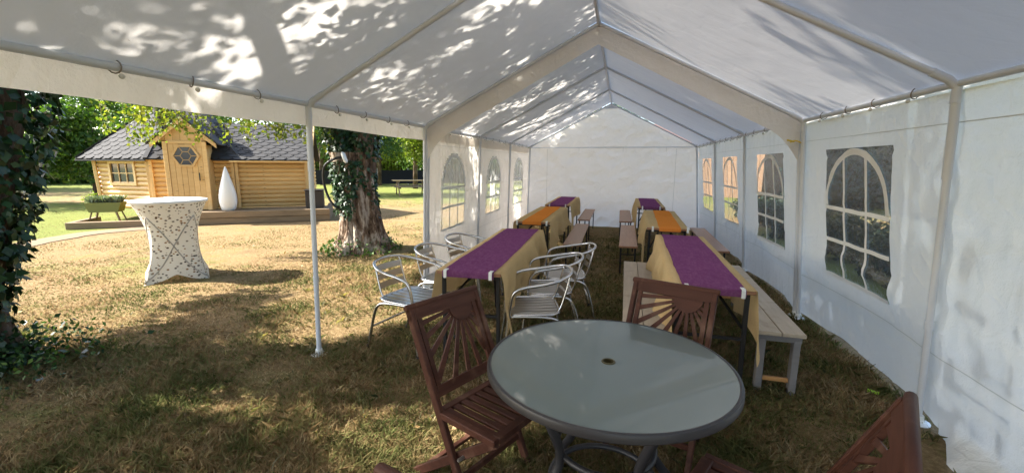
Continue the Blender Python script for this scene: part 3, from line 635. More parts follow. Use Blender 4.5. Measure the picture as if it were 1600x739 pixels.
for (x, y, rot, mt, cn, pos, rw, ro) in tables:
    beer_table(x, y, rot, f'narrow folding table with black legs under the {pos} {cn} runner')
    Mx = Matrix.Translation((x, y, 0)) @ Matrix.Rotation(rot, 4, 'Z'); sd_ = x * 3 + y
    HW = 0.254; nv = 110; lo = -0.01
    def prof(i, j):
        # i: -14..14 across; |i|<=6 lies on the top
        k = i - 14; yy = lo + 2.22 * j / nv; ta = j / nv
        if abs(k) <= 6: return Mx @ Vector((k / 6 * HW, yy, 0.7735 + 0.0012 * nz(k * .7, yy * 4, sd_)))
        s_ = 1 if k > 0 else -1; q = (abs(k) - 6) / 8
        hang = 0.31 + 0.07 * nz(yy * 1.6, s_, sd_) + 0.012 * nz(yy * 9, s_, sd_) + 0.17 * math.exp(-(ta / 0.07) ** 2) * (1 if s_ * x < 0 or x > 0 else 0.4) + 0.10 * math.exp(-((1 - ta) / 0.06) ** 2)
        rip = (0.024 * math.sin(yy * 9 + s_ + sd_ + 2 * nz(yy * 1.5, 0, sd_)) + 0.035 * nz(yy * 3.1, q * 1.5, sd_ + s_) + 0.016 * math.sin(yy * 23 + sd_ + 3 * nz(yy * 2, q, sd_))) * 1.25 * q ** 0.75
        return Mx @ Vector((s_ * (HW + 0.006 + 0.022 * math.sin(q * math.pi / 2) + rip + 0.015 * q), yy - 0.02 * q * math.exp(-(ta / .05) ** 2), 0.7735 - 0.006 * min(1, q * 6) - hang * q))
    b = MB(); b.grid(28, nv, prof); tag(b.build('tablecloth', BEIGE, smooth='all'), f'beige tablecloth hanging over the long sides of the {pos} table', 'tablecloth', 'beige tablecloths')
    nr = 8
    def rprof(i, j):
        yy = -0.055 + (2.22 + .04) * j / nv; xx = ro + rw * (i / nr - .5) + 0.010 * nz(yy * 2.3, 0.4 * i, sd_) + 0.003 * nz(yy * 9, i, sd_)
        if yy < -0.012: return Mx @ Vector((xx, -0.016 - 0.003 * math.sin(i), 0.776 + (yy + 0.012) * 1.05))
        return Mx @ Vector((xx, yy, 0.7785 + 0.0035 * nz(xx * 7, yy * 4, sd_ + 4)))
    b = MB(); b.grid(nr, nv, rprof); tag(b.build('table_runner', mt, smooth='all'), f'{cn} runner laid lengthwise on the {pos} table', 'table runner', 'coloured table runners')
    for s_ in (-1, 1):
        cxp = ro + s_ * (min(rw / 2 - 0.025, 0.2) if cn == 'purple' else 0.21); b = MB()
        path = [(0.03, 0.783), (-0.022, 0.784), (-0.027, 0.776), (-0.027, 0.728), (-0.02, 0.724)]
        for (ya, za), (yb_, zb_) in zip(path, path[1:]): b.bar(Mx @ Vector((cxp, ya, za)), Mx @ Vector((cxp, yb_, zb_)), 0.024, 0.004, 0, (0, 0.3, 1) if abs(za - zb_) < .01 else (0, 1, 0))
        tag(b.build('tablecloth_clip', WHITEP), f'white cloth clip at the {"right" if s_ > 0 else "left"} near corner of the {pos} table', 'clip', 'white tablecloth clips')

# ---------------- benches
def beer_bench(x, y, rot, label):
    t = empty('folding_bench', (x, y, 0), rot, label, 'bench', 'varnished folding benches')
    MB().box((0, 1.1, 0.447), (0.25, 2.2, 0.026), None, 0.004).build('seat_plank', BENCHW_Y, t)
    for k, yy in enumerate((0.22, 1.98)):
        for s_ in (-1, 1): MB().bar((s_ * 0.10, yy, 0.0), (s_ * 0.10, yy, 0.435), 0.024, 0.024, 0.003).build('leg', BLACKM, t)
        b = MB(); b.bar((-0.09, yy, 0.30), (0.09, yy, 0.30), 0.016, 0.016); b.bar((-0.09, yy, 0.42), (0.09, yy, 0.42), 0.02, 0.02); b.build('leg_rail', BLACKM, t)
        sg = 1 if k == 0 else -1; MB().bar((0, yy, 0.30), (0, yy + sg * 0.35, 0.43), 0.016, 0.008).build('brace', BLACKM, t)
    return t
BENCHW_Y = wood('varnished_plank', (0.34, 0.16, 0.085), (0.45, 0.235, 0.13), 0.38, (40, 3, 40))
for a in ((-0.33, 6.0, 0.02, 'brown folding bench beside the middle left orange table'), (-0.40, 8.83, 0.01, 'brown folding bench beside the back left purple table'),
          (0.44, 6.06, -0.01, 'brown folding bench on the aisle side of the middle right table'), (0.43, 8.78, 0.0, 'brown folding bench on the aisle side of the back right table'),
          (1.60, 6.05, -0.03, 'brown folding bench between the middle right table and the wall')):
    beer_bench(*a)
PAINT_Y = wood('pale_grey_plank', (0.44, 0.36, 0.27), (0.56, 0.47, 0.36), 0.6, (30, 3, 30), (0.33, 0.26, 0.19))
def plank_bench(x, y, rot, label):
    t = empty('plank_bench', (x, y, 0), rot, label, 'bench', 'pale two-plank wooden benches')
    for s_ in (-1, 1): MB().box((s_ * 0.0735, 1.05, 0.445), (0.142, 2.1, 0.028), None, 0.004).build('seat_plank', PAINT_Y, t)
    for yy in (0.06, 2.04):
        for s_ in (-1, 1): MB().box((s_ * 0.105, yy, 0.2), (0.045, 0.06, 0.40), None, 0.004).build('leg', GREYP, t)
        MB().box((0, yy, 0.405), (0.27, 0.045, 0.05), None, 0.003).build('top_rail', GREYP, t)
        MB().box((0, yy, 0.10), (0.165, 0.022, 0.03), None, 0.003).build('stretcher', RAWP, t)
    for s_ in (-1, 1): MB().bar((s_ * 0.105, 0.09, 0.40), (s_ * 0.105, 2.01, 0.40), 0.022, 0.06, 0.003).build('apron', GREYP, t)
    return t
plank_bench(1.40, 3.12, -0.045, 'pale grey two-plank bench between the front right table and the tent wall')
plank_bench(0.50, 3.0, -0.01, 'pale grey two-plank bench on the aisle side of the front right table')

# ---------------- aluminium armchairs
def smooth_path(P, n=6):
    P = [Vector(p) for p in P]; out = []
    for i in range(len(P) - 1):
        p0, p1, p2, p3 = P[max(i - 1, 0)], P[i], P[i + 1], P[min(i + 2, len(P) - 1)]
        for k in range(n):
            t_ = k / n; out.append(0.5 * ((2 * p1) + (p2 - p0) * t_ + (2 * p0 - 5 * p1 + 4 * p2 - p3) * t_ ** 2 + (3 * p1 - p0 - 3 * p2 + p3) * t_ ** 3))
    return out + [P[-1]]
def alu_chair(label):
    t = empty('aluminium_armchair', (0, 0, 0), 0, label, 'chair', 'aluminium slat armchairs round the front left table')
    half = [(0.262, -0.265, 0.0), (0.250, -0.225, 0.30), (0.247, -0.205, 0.50), (0.252, -0.175, 0.615), (0.262, -0.10, 0.660), (0.262, 0.05, 0.684), (0.235, 0.17, 0.708), (0.15, 0.265, 0.735), (0.0, 0.295, 0.745)]
    full = half + [(-x, y, z) for x, y, z in half[-2::-1]]
    MB().tube(smooth_path(full, 5), 0.0125, 10).build('arm_frame', ALU, t, smooth='all')
    for s_ in (-1, 1):
        MB().tube(smooth_path([(s_ * 0.235, -0.20, 0.43), (s_ * 0.235, 0.02, 0.425), (s_ * 0.238, 0.15, 0.40), (s_ * 0.242, 0.21, 0.30), (s_ * 0.250, 0.285, 0.0)], 5), 0.0125, 10).build('rear_leg', ALU, t, smooth='all')
        MB().tube(smooth_path([(s_ * 0.165, -0.16, 0.435), (s_ * 0.165, 0.10, 0.432), (s_ * 0.163, 0.18, 0.455), (s_ * 0.158, 0.232, 0.60), (s_ * 0.15, 0.266, 0.735)], 5), 0.009, 8).build('back_upright', ALU, t, smooth='all')
        for yy in (-0.264, 0.284): MB().lathe([(0.001, 0.0), (0.0155, 0.0), (0.0155, 0.03), (0.0125, 0.034)], 10, (s_ * (0.262 if yy < 0 else 0.25), yy, 0.001)).build('rubber_foot', BLACKM, t, smooth=True)
    rp = []
    for k in range(40):
        a = 2 * math.pi * k / 40; c_, s2 = math.cos(a), math.sin(a); rp.append((0.232 * math.copysign(abs(c_) ** 0.45, c_), -0.02 + 0.208 * math.copysign(abs(s2) ** 0.45, s2), 0.440))
    MB().tube(rp, 0.0115, 8, closed=True).build('seat_ring', ALU, t, smooth='all')
    for k in range(6):
        x = -0.172 + 0.0688 * k; b = MB(); b.grid(1, 10, lambda i, j: (x - 0.026 + 0.052 * i, -0.222 + 0.405 * j / 10, 0.4475 + 0.008 * ((j / 10 - .5) * 2) ** 2 - 0.008))
        b.grid(1, 10, lambda i, j: (x + 0.026 - 0.052 * i, -0.222 + 0.405 * j / 10, 0.4435 + 0.008 * ((j / 10 - .5) * 2) ** 2 - 0.008)); b.build('seat_slat', ALUS, t)
    for k in range(3):
        zc = 0.525 + 0.075 * k; b = MB()
        for off, sg in ((0.0, 1), (0.003, -1)):
            b.grid(10, 1, lambda i, j: ((-0.166 + 0.332 * i / 10) * sg, 0.212 + (zc - .5) * 0.22 + 0.022 * (1 - ((i / 10 - .5) * 2) ** 2) - off + (0.011 * (j - .5)), zc - 0.025 + 0.05 * j))
        b.build('back_slat', ALUS, t)
    MB().tube([(-0.236, 0.16, 0.20), (-0.0, 0.20, 0.20), (0.236, 0.16, 0.20)][::2] if False else [(-0.245, 0.235, 0.20), (0.245, 0.235, 0.20)], 0.009, 8).build('leg_brace', ALU, t, smooth=True)
    MB().tube([(-0.25, -0.238, 0.22), (0.25, -0.238, 0.22)], 0.009, 8).build('leg_brace', ALU, t, smooth=True) if False else None
    return t
ac = alu_chair('aluminium armchair nearest the lawn, left of the front left table, its whole seat visible'); snapshot(ac)
face(ac, -1.42, 3.30, 0.97, -0.22)
for (x, y, fx, fy, lb) in ((-1.38, 3.98, 0.99, -0.12, 'middle of the three aluminium armchairs on the lawn side of the front table'), (-1.34, 4.66, 0.98, -0.2, 'farthest aluminium armchair on the lawn side, half hidden behind the purple runner'),
                           (-0.34, 3.30, -0.96, -0.28, 'front aluminium armchair on the aisle side, nearest the round glass table'), (-0.30, 3.86, -0.97, -0.22, 'middle of the three aluminium armchairs on the aisle side'), (-0.22, 4.42, -0.98, -0.2, 'rear aluminium armchair on the aisle side, nearest the brown bench')):
    o = copy_tree(ac); face(o, x, y, fx, fy); o['label'] = lb

# small lime green thing in the grass by the wall
b = MB(); b.tube([(2.03, 3.31, 0.03), (2.09, 3.29, 0.025)], [0.014, 0.011], 8); tag(b.build('tent_peg_cap', LIME, smooth=True), 'small lime green plastic peg in the grass by the wall', 'peg')

# ================================================================== THINGS OUTSIDE
# ---------------- covered standing table
t = empty('standing_table', (-5.60, 4.53, 0), 0.08, 'tall standing table in a spotted stretch cover on the dry lawn', 'table')
tpm = MB(); tpm.lathe([(0.001, 1.075), (0.40, 1.075), (0.425, 1.070), (0.432, 1.055), (0.425, 1.04), (0.41, 1.03)], 48); tpm.build('table_top', SPOTW, t, smooth=True)
b = MB(); nn_, nzz = 72, 26
def cov(i, j):
    a = 2 * math.pi * i / nn_; q = j / nzz; z = 1.04 * (1 - q); top = 0.415
    c4 = abs(math.cos(2 * (a - math.pi / 4)));          # four feet at the diagonals
    sq = 1 / max(abs(math.cos(a)) + abs(math.sin(a)), 1e-3); foot = 0.49 * sq; wst = 0.185 * (0.5 + 0.5 * sq)
    r_ = top * (1 - q) ** 2 * 1.0 + foot * q ** 2 + wst * 2 * q * (1 - q) * 0.92 + 0.0
    lift = 0.10 * (1 - abs(math.cos(2 * a)) ** 1.3) * q ** 3
    return (r_ * math.cos(a), r_ * math.sin(a), z + lift + 0.004)
b.grid(nn_, nzz, cov); b.build('stretch_cover', SPOT, t, smooth='all')
for k in range(4):
    for sg in (0, 1):
        pts = []
        for i in range(15):
            f_ = i / 14; aa_ = (k + (f_ if sg else 1 - f_)) * math.pi / 2; pts.append(cov(aa_ / (2 * math.pi) * nn_, nzz * (0.97 - 0.80 * f_)))
        MB().tube(pts, 0.0075, 6).build('leg_ridge', SPOTR, t, smooth='all')
for k in range(4):
    a = k * math.pi / 2; c_, s_ = math.cos(a), math.sin(a); MB().tube([(0.455 * c_, 0.455 * s_, 0.012), (-0.30 * c_ * (1 if k < 2 else 1), -0.30 * s_, 1.03)], 0.016, 8).build('leg', GALV, t, smooth=True)
b = MB(); b.lathe([(0.001, 1.078), (0.055, 1.078), (0.06, 1.09), (0.055, 1.10), (0.001, 1.10)], 20, (-0.02, 0.02, 0)); tag(b.build('ashtray', WHITEP, smooth=True, loc=(-5.60, 4.53, 0)), 'small white round ashtray on the spotted standing table', 'ashtray')

# ---------------- grill cabin
CU = Vector((math.cos(R(34)), math.sin(R(34)), 0)); CB = Vector((-CU.y, CU.x, 0))    # along the front, towards the back
C0 = Vector((-10.66, 9.15, 0))
cab = empty('grill_cabin', C0, R(34), 'honey coloured log grill cabin with grey shingle roof and gabled door', 'cabin')
DZ, EZ = 0.34, 1.66
plan = [(0.90, 0.0), (-0.90, 0.0), (-2.47, 1.12), (-2.30, 2.9), (-0.7, 3.9), (0.90, 3.4)]
wing = [(0.90, 0.03), (2.70, 0.03), (2.70, 2.9), (0.90, 2.9)]
def logs(p, q, z0, z1, name='wall', skip=None, h=0.118):
    """a wall of half round logs from p to q (local plan), outward on the right hand side walking p->q reversed"""
    p, q = Vector((*p, 0)), Vector((*q, 0)); d = (q - p).normalized(); nrm = Vector((d.y, -d.x, 0)); L_ = (q - p).length
    wl = MB(); wl.prism([(0, z0), (L_, z0), (L_, z1), (0, z1)], 0.03, lambda u, v, w_: p + d * u + Vector((0, 0, v)) - nrm * (0.012 + w_)); wo_ = wl.build(name, PINE, cab)
    n = int(round((z1 - z0) / h)); hh = (z1 - z0) / n; ang = math.atan2(d.y, d.x)
    for k in range(n):
        segs = [(0, L_)]
        if skip and z0 + hh * (k + .5) > skip[2] and z0 + hh * (k + .5) < skip[3]: segs = [(0, skip[0]), (skip[1], L_)]
        for a, c_ in segs:
            b = MB(); pr = [(-hh / 2 + .003, 0.0), (-hh / 2 + .010, 0.022), (-hh * .25, 0.038), (0, 0.043), (hh * .25, 0.038), (hh / 2 - .010, 0.022), (hh / 2 - .003, 0.0)]
            vs_ = [Vector((x, -w_ - 0.0, v)) for x in (0, c_ - a) for v, w_ in pr]; m_ = len(pr)
            b.add(vs_, [(i, i + 1, m_ + i + 1, m_ + i) for i in range(m_ - 1)] + [tuple(range(m_))[::-1], tuple(range(m_, 2 * m_))])
            o = b.build('log', PINE, wo_, smooth=True); o.location = p + d * a - nrm * 0.012 + Vector((0, 0, z0 + hh * (k + .5))); o.rotation_euler = (0, 0, ang)
    return wo_, p, d, nrm, L_
# front facet (left of door, right of door), left facet with window, right wing front and gable
logs((-0.90, 0), (-0.47, 0), DZ, EZ); logs((0.47, 0), (0.90, 0), DZ, EZ)
wl, wp, wd, wn_, wL = logs((-2.47, 1.12), (-0.90, 0), DZ, EZ, skip=(0.50, 1.32, 1.02, 1.52))
logs((0.90, 0.03), (2.70, 0.03), DZ, EZ); logs((2.70, 0.03), (2.70, 2.9), DZ, EZ); logs((-2.30, 2.9), (-2.47, 1.12), DZ, EZ)
for (x, y) in ((-0.90, -0.02), (0.90, 0.0), (2.70, 0.0), (-2.47, 1.09), (0.99, 0.0), (-0.98, 0.03)):
    b = MB(); b.bar((x, y - 0.03, DZ), (x - (0.06 if x < -2 else 0), y - 0.03, EZ), 0.075, 0.05, 0.005, (0, 1, 0)); b.build('corner_board', PINEL, cab)
b = MB(); b.prism([(-2.47, 1.12), (-0.9, 0), (0.9, 0), (2.70, 0.03), (2.70, 2.9), (0.9, 2.9), (-0.7, 3.85), (-2.3, 2.9)][::-1], 0.05, lambda u, v, w_: (u, v, EZ - 0.03 + w_)); b.build('ceiling', PINE, cab)
# window with six panes
wf = MB(); wu0, wu1, wz0, wz1 = 0.50, 1.32, 1.02, 1.52
fr3 = lambda u, v, w_: wp + wd * u + wn_ * w_ + Vector((0, 0, v))
for (a, b_, c_, d_) in ((wu0 - .07, wu0, wz0 - .07, wz1 + .07), (wu1, wu1 + .07, wz0 - .07, wz1 + .07), (wu0, wu1, wz0 - .07, wz0), (wu0, wu1, wz1, wz1 + .07)):
    wf.prism([(a, c_), (b_, c_), (b_, d_), (a, d_)], 0.05, lambda u, v, w_: fr3(u, v, w_ + 0.0))
win = wf.build('window', PINEL, cab)
for k in range(3):
    for q in range(2):
        a = wu0 + (wu1 - wu0) * k / 3 + .012; b_ = wu0 + (wu1 - wu0) * (k + 1) / 3 - .012; c_ = wz0 + 0.25 * q + .012; d_ = wz0 + 0.25 * (q + 1) - .012
        m_ = MB(); m_.prism([(a, c_), (b_, c_), (b_, d_), (a, d_)], 0.006, lambda u, v, w_: fr3(u, v, w_ + 0.004)); m_.build('pane', PANE, win)
for k in (1, 2): a = wu0 + (wu1 - wu0) * k / 3; m_ = MB(); m_.prism([(a - .012, wz0), (a + .012, wz0), (a + .012, wz1), (a - .012, wz1)], 0.03, lambda u, v, w_: fr3(u, v, w_ + 0.002)); m_.build('glazing_bar', PINEL, win)
m_ = MB(); m_.prism([(wu0, wz0 + .238), (wu1, wz0 + .238), (wu1, wz0 + .262), (wu0, wz0 + .262)], 0.028, lambda u, v, w_: fr3(u, v, w_ + 0.001)); m_.build('glazing_bar', PINEL, win)
# door bay with its gable: box projecting 0.25 m
PB = -0.45
ff = lambda u, v, w_: Vector((u, PB - w_, v))
dr = MB(); dr.prism([(-0.36, DZ + .02), (0.36, DZ + .02), (0.36, 2.02), (-0.36, 2.02)], 0.02, lambda u, v, w_: ff(u, v, w_ - 0.02)); door = dr.build('door', PINE, cab)
for k in range(6):
    a = -0.36 + 0.12 * k; HX, HZ, HR = 0.0, 1.72, 0.27
    zs_ = DZ + .02; b = MB(); b.prism([(a + .003, zs_), (a + .117, zs_), (a + .117, 2.02), (a + .003, 2.02)], 0.014, lambda u, v, w_: ff(u, v, w_ + 0.002)); b.build('plank', PINE, door).rotation_euler = (0, 0, 0)
hexp = lambda r_: [(HX + r_ * math.cos(math.pi / 3 * k), HZ + r_ * math.sin(math.pi / 3 * k)) for k in range(6)]
h0, h1, h2 = hexp(0.31), hexp(0.255), hexp(0.13)
fr_ = MB()
for k in range(6): fr_.prism([h0[k], h0[(k + 1) % 6], h1[(k + 1) % 6], h1[k]], 0.03, lambda u, v, w_: ff(u, v, w_ + 0.018))
fr_.build('hexagon_frame', PINEL, door)
for k in range(6):
    m_ = MB(); sh = lambda p, q, f_: (p[0] + (q[0] - p[0]) * f_, p[1] + (q[1] - p[1]) * f_); a, b_ = h1[k], h1[(k + 1) % 6]; c_, d_ = h2[(k + 1) % 6], h2[k]
    m_.prism([sh(a, b_, .06), sh(b_, a, .06), sh(c_, d_, .10), sh(d_, c_, .10)], 0.006, lambda u, v, w_: ff(u, v, w_ + 0.020)); m_.build('pane', PANE, door)
m_ = MB(); m_.prism(hexp(0.105), 0.006, lambda u, v, w_: ff(u, v, w_ + 0.020)); m_.build('pane', PANE, door)
m_ = MB(); m_.prism(hexp(0.256), 0.003, lambda u, v, w_: ff(u, v, w_ + 0.0165)); m_.build('glazing_bars', LEAD, door)
m_ = MB(); m_.tube([(0.26, PB - .05, 1.10), (0.26, PB - .05, 1.30)], 0.014, 8); m_.build('handle', BLACKM, door, smooth=True)
for s_ in (-1, 1):
    b = MB(); b.box((s_ * 0.415, PB + 0.0, (DZ + 2.08) / 2), (0.10, 0.06, 2.08 - DZ), None, 0.006); b.build('door_post', PINEL, cab)
    b = MB(); b.box((s_ * 0.45, PB / 2 + 0.02, (DZ + 2.0) / 2), (0.03, -PB - 0.05, 2.0 - DZ)); b.build('bay_side', PINE, cab)
b = MB(); b.box((0, PB + 0.0, 2.06), (0.74, 0.055, 0.075), None, 0.005); b.build('door_lintel', PINEL, cab)
GZ, GP = 2.03, 2.66
for k in range(7):
    a = -0.56 + 0.16 * k; tz = lambda u: GP - 0.03 - abs(u) * 0.90
    b = MB(); pts = [(a + .003, 2.10), (a + .157, 2.10), (a + .157, max(2.101, tz(a + .157))), (a + .003, max(2.101, tz(a + .003)))]
    if a < 0 < a + .16: pts.insert(3, (0, tz(0)))
    b.prism(pts, 0.02, lambda u, v, w_: ff(u, v, w_ - 0.02)); b.build('gable_plank', PINE, cab)
for s_ in (-1, 1):
    b = MB(); b.prism([(0, GP), (s_ * 0.70, GP - 0.63), (s_ * 0.70, GP - 0.74), (0, GP - 0.11)][::s_], 0.03, lambda u, v, w_: ff(u, v, w_ + 0.06)); b.build('bargeboard', PINEL, cab)
    b = MB(); Pn = [(0, PB - 0.12, GP + 0.02), (s_ * 0.76, PB - 0.12, GP + 0.02 - 0.684), (s_ * 0.76, 1.2, GP + 0.02 - 0.684), (0, 1.6, GP + 0.02)]; N_ = Vector((s_ * 0.67, 0, 0.74)) * 0.03
    vs_ = [Vector(p) for p in Pn] + [Vector(p) + N_ for p in Pn]; b.add(vs_, [(0, 1, 2, 3), (4, 5, 6, 7), (0, 1, 5, 4), (1, 2, 6, 5), (2, 3, 7, 6), (3, 0, 4, 7)]); b.build('dormer_roof', SHING, cab)
# main roof: irregular pyramid + wing
AP = Vector((-0.62, 1.75, 3.62))
ctr = Vector((-0.7, 1.8))
def over(p, d=0.42):
    v = Vector(p) - ctr; return Vector(p) + v.normalized() * d
ev = [over(p) for p in plan]; ev[0].y = ev[1].y = -0.2; ev = [Vector((p.x, p.y, EZ - 0.02)) for p in ev]
def clip(poly, a, b_):
    """keep the left side of line a->b_"""
    out = []
    for i in range(len(poly)):
        p, q = poly[i], poly[(i + 1) % len(poly)]; f_ = lambda r_: (b_[0] - a[0]) * (r_[1] - a[1]) - (b_[1] - a[1]) * (r_[0] - a[0]); fp, fq = f_(p), f_(q)
        if fp >= 0: out.append(p)
        if (fp >= 0) != (fq >= 0): t_ = fp / (fp - fq); out.append((p[0] + (q[0] - p[0]) * t_, p[1] + (q[1] - p[1]) * t_))
    return out
def shingled(corners, name='roof_facet', wd=0.30, ex=0.15, tiles=True):
    """corners: eave-left, eave-right, then the rest anticlockwise seen from outside"""
    c = [Vector(p) for p in corners]; U = (c[1] - c[0]).normalized(); N_ = U.cross(c[-1] - c[0]).normalized(); V_ = N_.cross(U)
    P2 = [((p - c[0]).dot(U), (p - c[0]).dot(V_)) for p in c]; fr_ = lambda u, v, w_: c[0] + U * u + V_ * v + N_ * w_
    b = MB(); b.prism(P2, 0.03, lambda u, v, w_: fr_(u, v, w_ - 0.03)); base = b.build(name, BLACKR, cab)
    if not tiles: return base
    vm = max(p[1] for p in P2); um0 = min(p[0] for p in P2); um1 = max(p[0] for p in P2); row = 0; v = -0.02
    while v < vm:
        u = um0 - wd + (wd / 2 if row % 2 else 0)
        while u < um1 + wd:
            poly = [(u + wd * .28, v), (u + wd * .72, v), (u + wd * .985, v + ex * .62), (u + wd * .985, v + ex * 1.5), (u + wd * .015, v + ex * 1.5), (u + wd * .015, v + ex * .62)]
            for i in range(len(P2)):
                if len(poly) < 3: break
                poly = clip(poly, P2[i], P2[(i + 1) % len(P2)])
            ar = 0.5 * abs(sum(poly[i][0] * poly[(i + 1) % len(poly)][1] - poly[(i + 1) % len(poly)][0] * poly[i][1] for i in range(len(poly)))) if len(poly) > 2 else 0
            if ar > 0.004:
                lift = 0.004 + rnd.uniform(0, 0.003); m_ = MB(); m_.prism(poly, 0.006, lambda a, b_, w_: fr_(a, b_, w_ + 0.002 + lift * 0 + 0.016 * max(0, (v + ex * 1.5 - b_) / (ex * 1.5)))); m_.build('shingle', SHING, base)
            u += wd
        v += ex; row += 1
    return base
E6 = len(ev)
shingled([ev[2], ev[1], AP]); shingled([ev[1], ev[0], AP]); shingled([ev[3], ev[2], AP], tiles=False); shingled([ev[4], ev[3], AP], tiles=False); shingled([ev[5], ev[4], AP], tiles=False); shingled([ev[0], ev[5], AP], tiles=False)
WR = 2.69
shingled([(0.55, -0.32, EZ - 0.03), (2.87, -0.32, EZ - 0.03), (2.87, 1.42, WR), (-0.3, 1.42, WR)], 'wing_roof_slope', 0.32, 0.155)
shingled([(2.87, 3.16, EZ - 0.03), (0.3, 3.16, EZ - 0.03), (-0.3, 1.42, WR), (2.87, 1.42, WR)], 'wing_roof_slope', tiles=False)
b = MB(); b.add([(2.68, 0.03, EZ - .02), (2.68, 2.87, EZ - .02), (2.68, 1.42, WR - .05), (2.72, 0.03, EZ - .02), (2.72, 2.87, EZ - .02), (2.72, 1.42, WR - .05)], [(0, 1, 2), (3, 5, 4), (0, 3, 4, 1), (1, 4, 5, 2), (2, 5, 3, 0)]); b.build('wing_gable', PINE, cab)
for p, q in (((2.88, -0.33, EZ - 0.05), (2.88, 1.42, WR - .01)),):
    b = MB(); b.bar(p, q, 0.03, 0.12, 0.004); b.build('bargeboard', PINEL, cab)
for p, q in ((ev[2], ev[1]),): b = MB(); b.bar(p + Vector((0, 0, -.035)), q + Vector((0, 0, -.035)), 0.03, 0.035); b.build('fascia', BLACKR, cab)
b = MB(); b.bar((0.9, -0.32, EZ - .068), (2.85, -0.32, EZ - .068), 0.03, 0.04); b.build('fascia', PINEL, cab)
for e_ in (ev[1], ev[2], ev[0]): b = MB(); b.bar(e_ + Vector((0, 0, .03)), AP + Vector((0, 0, .03)), 0.10, 0.02); b.build('hip_cap', SHING, cab)
b = MB(); b.tube([(-0.80, 0.80, 2.1), (-0.80, 0.80, 3.6)], 0.17, 16); b.lathe([(0.24, 3.55), (0.24, 3.62), (0.001, 3.80)], 16, (-0.80, 0.80, 0)); b.build('chimney', BLACKM, cab, smooth=True)
# deck: beams in two courses, planks on top
deck = empty('cabin_deck', C0, R(34), 'low weathered timber deck along the front of the log cabin', 'deck')
FB = -0.9
for k, z in enumerate((0.09, 0.255)):
    for (a, c_) in ((-0.75, 0.15), (0.16, 3.30)) if k else ((-2.35, -0.1), (0.0, 3.30)):
        MB().box(((a + c_) / 2, FB + 0.06 * (1 - k) * .3, z), (c_ - a - 0.006, 0.12, 0.158), None, 0.008).build('beam', DECKW, deck)
MB().box((3.24, FB + 1.0, 0.17), (0.12, 1.86, 0.32), None, 0.008).build('beam', DECKW, deck)
MB().box((-2.29, FB + 0.66, 0.09), (0.12, 1.18, 0.158), None, 0.008).build('beam', DECKW, deck)
for k in range(6): MB().box((1.26, FB + 0.13 + 0.145 * k, 0.322), (3.92, 0.138, 0.028), None, 0.004).build('deck_plank', DECKW, deck)
# teardrop lamp on the deck
prof = [(0.001, 0.0), (0.13, 0.0), (0.165, 0.04), (0.19, 0.14), (0.205, 0.26), (0.20, 0.38), (0.178, 0.52), (0.14, 0.68), (0.095, 0.84), (0.052, 1.0), (0.02, 1.10), (0.001, 1.13)]
b = MB(); b.lathe(prof, 32); o = b.build('teardrop_lamp', VASE, smooth='all'); o.location = C0 + CU * 0.86 + CB * (FB + 0.28) + Vector((0, 0, 0.337)); o.rotation_euler = (R(1.5), R(2), 0); tag(o, 'tall white teardrop shaped lamp standing on the cabin deck', 'lamp')
# dark planter box at the deck's right end
o = empty('rattan_planter', C0 + CU * 2.92 + CB * (FB + 0.42) + Vector((0, 0, 0.337)), R(34), 'dark woven planter box on the right end of the deck', 'planter')
MB().box((0, 0, 0.24), (0.46, 0.42, 0.48), None, 0.02).build('box', DARKBOX, o); MB().box((0, 0, 0.492), (0.50, 0.46, 0.03), None, 0.01).build('rim', DARKBOX, o)
# trough planter on legs at the deck's left end
pq = Vector((-12.25, 8.05, 0)); o = empty('trough_planter', pq, R(34), 'olive trough planter on splayed legs with silvery grass, left of the cabin', 'planter')
b = MB(); tr = [(-0.36, 0.38), (0.36, 0.38), (0.46, 0.66), (-0.46, 0.66)]; b.prism(tr, 0.42, lambda u, v, w_: (u, w_ - 0.21, v)); b.build('trough', OLIVE, o)
for s_ in (-1, 1):
    for q in (-1, 1): MB().bar((s_ * 0.42, q * 0.22, 0.0), (s_ * 0.30, q * 0.17, 0.40), 0.05, 0.04, 0.004).build('leg', DECKW, o)
P = np.stack([rng.uniform(-.4, .4, 700), rng.uniform(-.18, .18, 700), np.full(700, .64)], 1); a = rand_dirs(700) * 0.5; a[:, 2] = 1.0; ln = rng.uniform(.12, .32, 700)[:, None]; sd2 = rand_dirs(700) * .008
V = np.stack([P - sd2, P + sd2, P + a * ln * .6 + sd2 * .6, P + a * ln * .75 + a * [1, 1, .0] * ln * .5], 1).reshape(-1, 3); arr_mesh('grass_tuft', V, np.arange(2800).reshape(700, 4), SILVERPL, o)['kind'] = 'stuff'
P = clump_points([(-.5, .1, .75), (-.35, .2, .85)], [.14, .15], 220); V, F = leaf_mesh(P, 0.05); arr_mesh('foliage', V, F, YLEAF, o)['kind'] = 'stuff'
o.scale = (0.8, 0.8, 0.85)

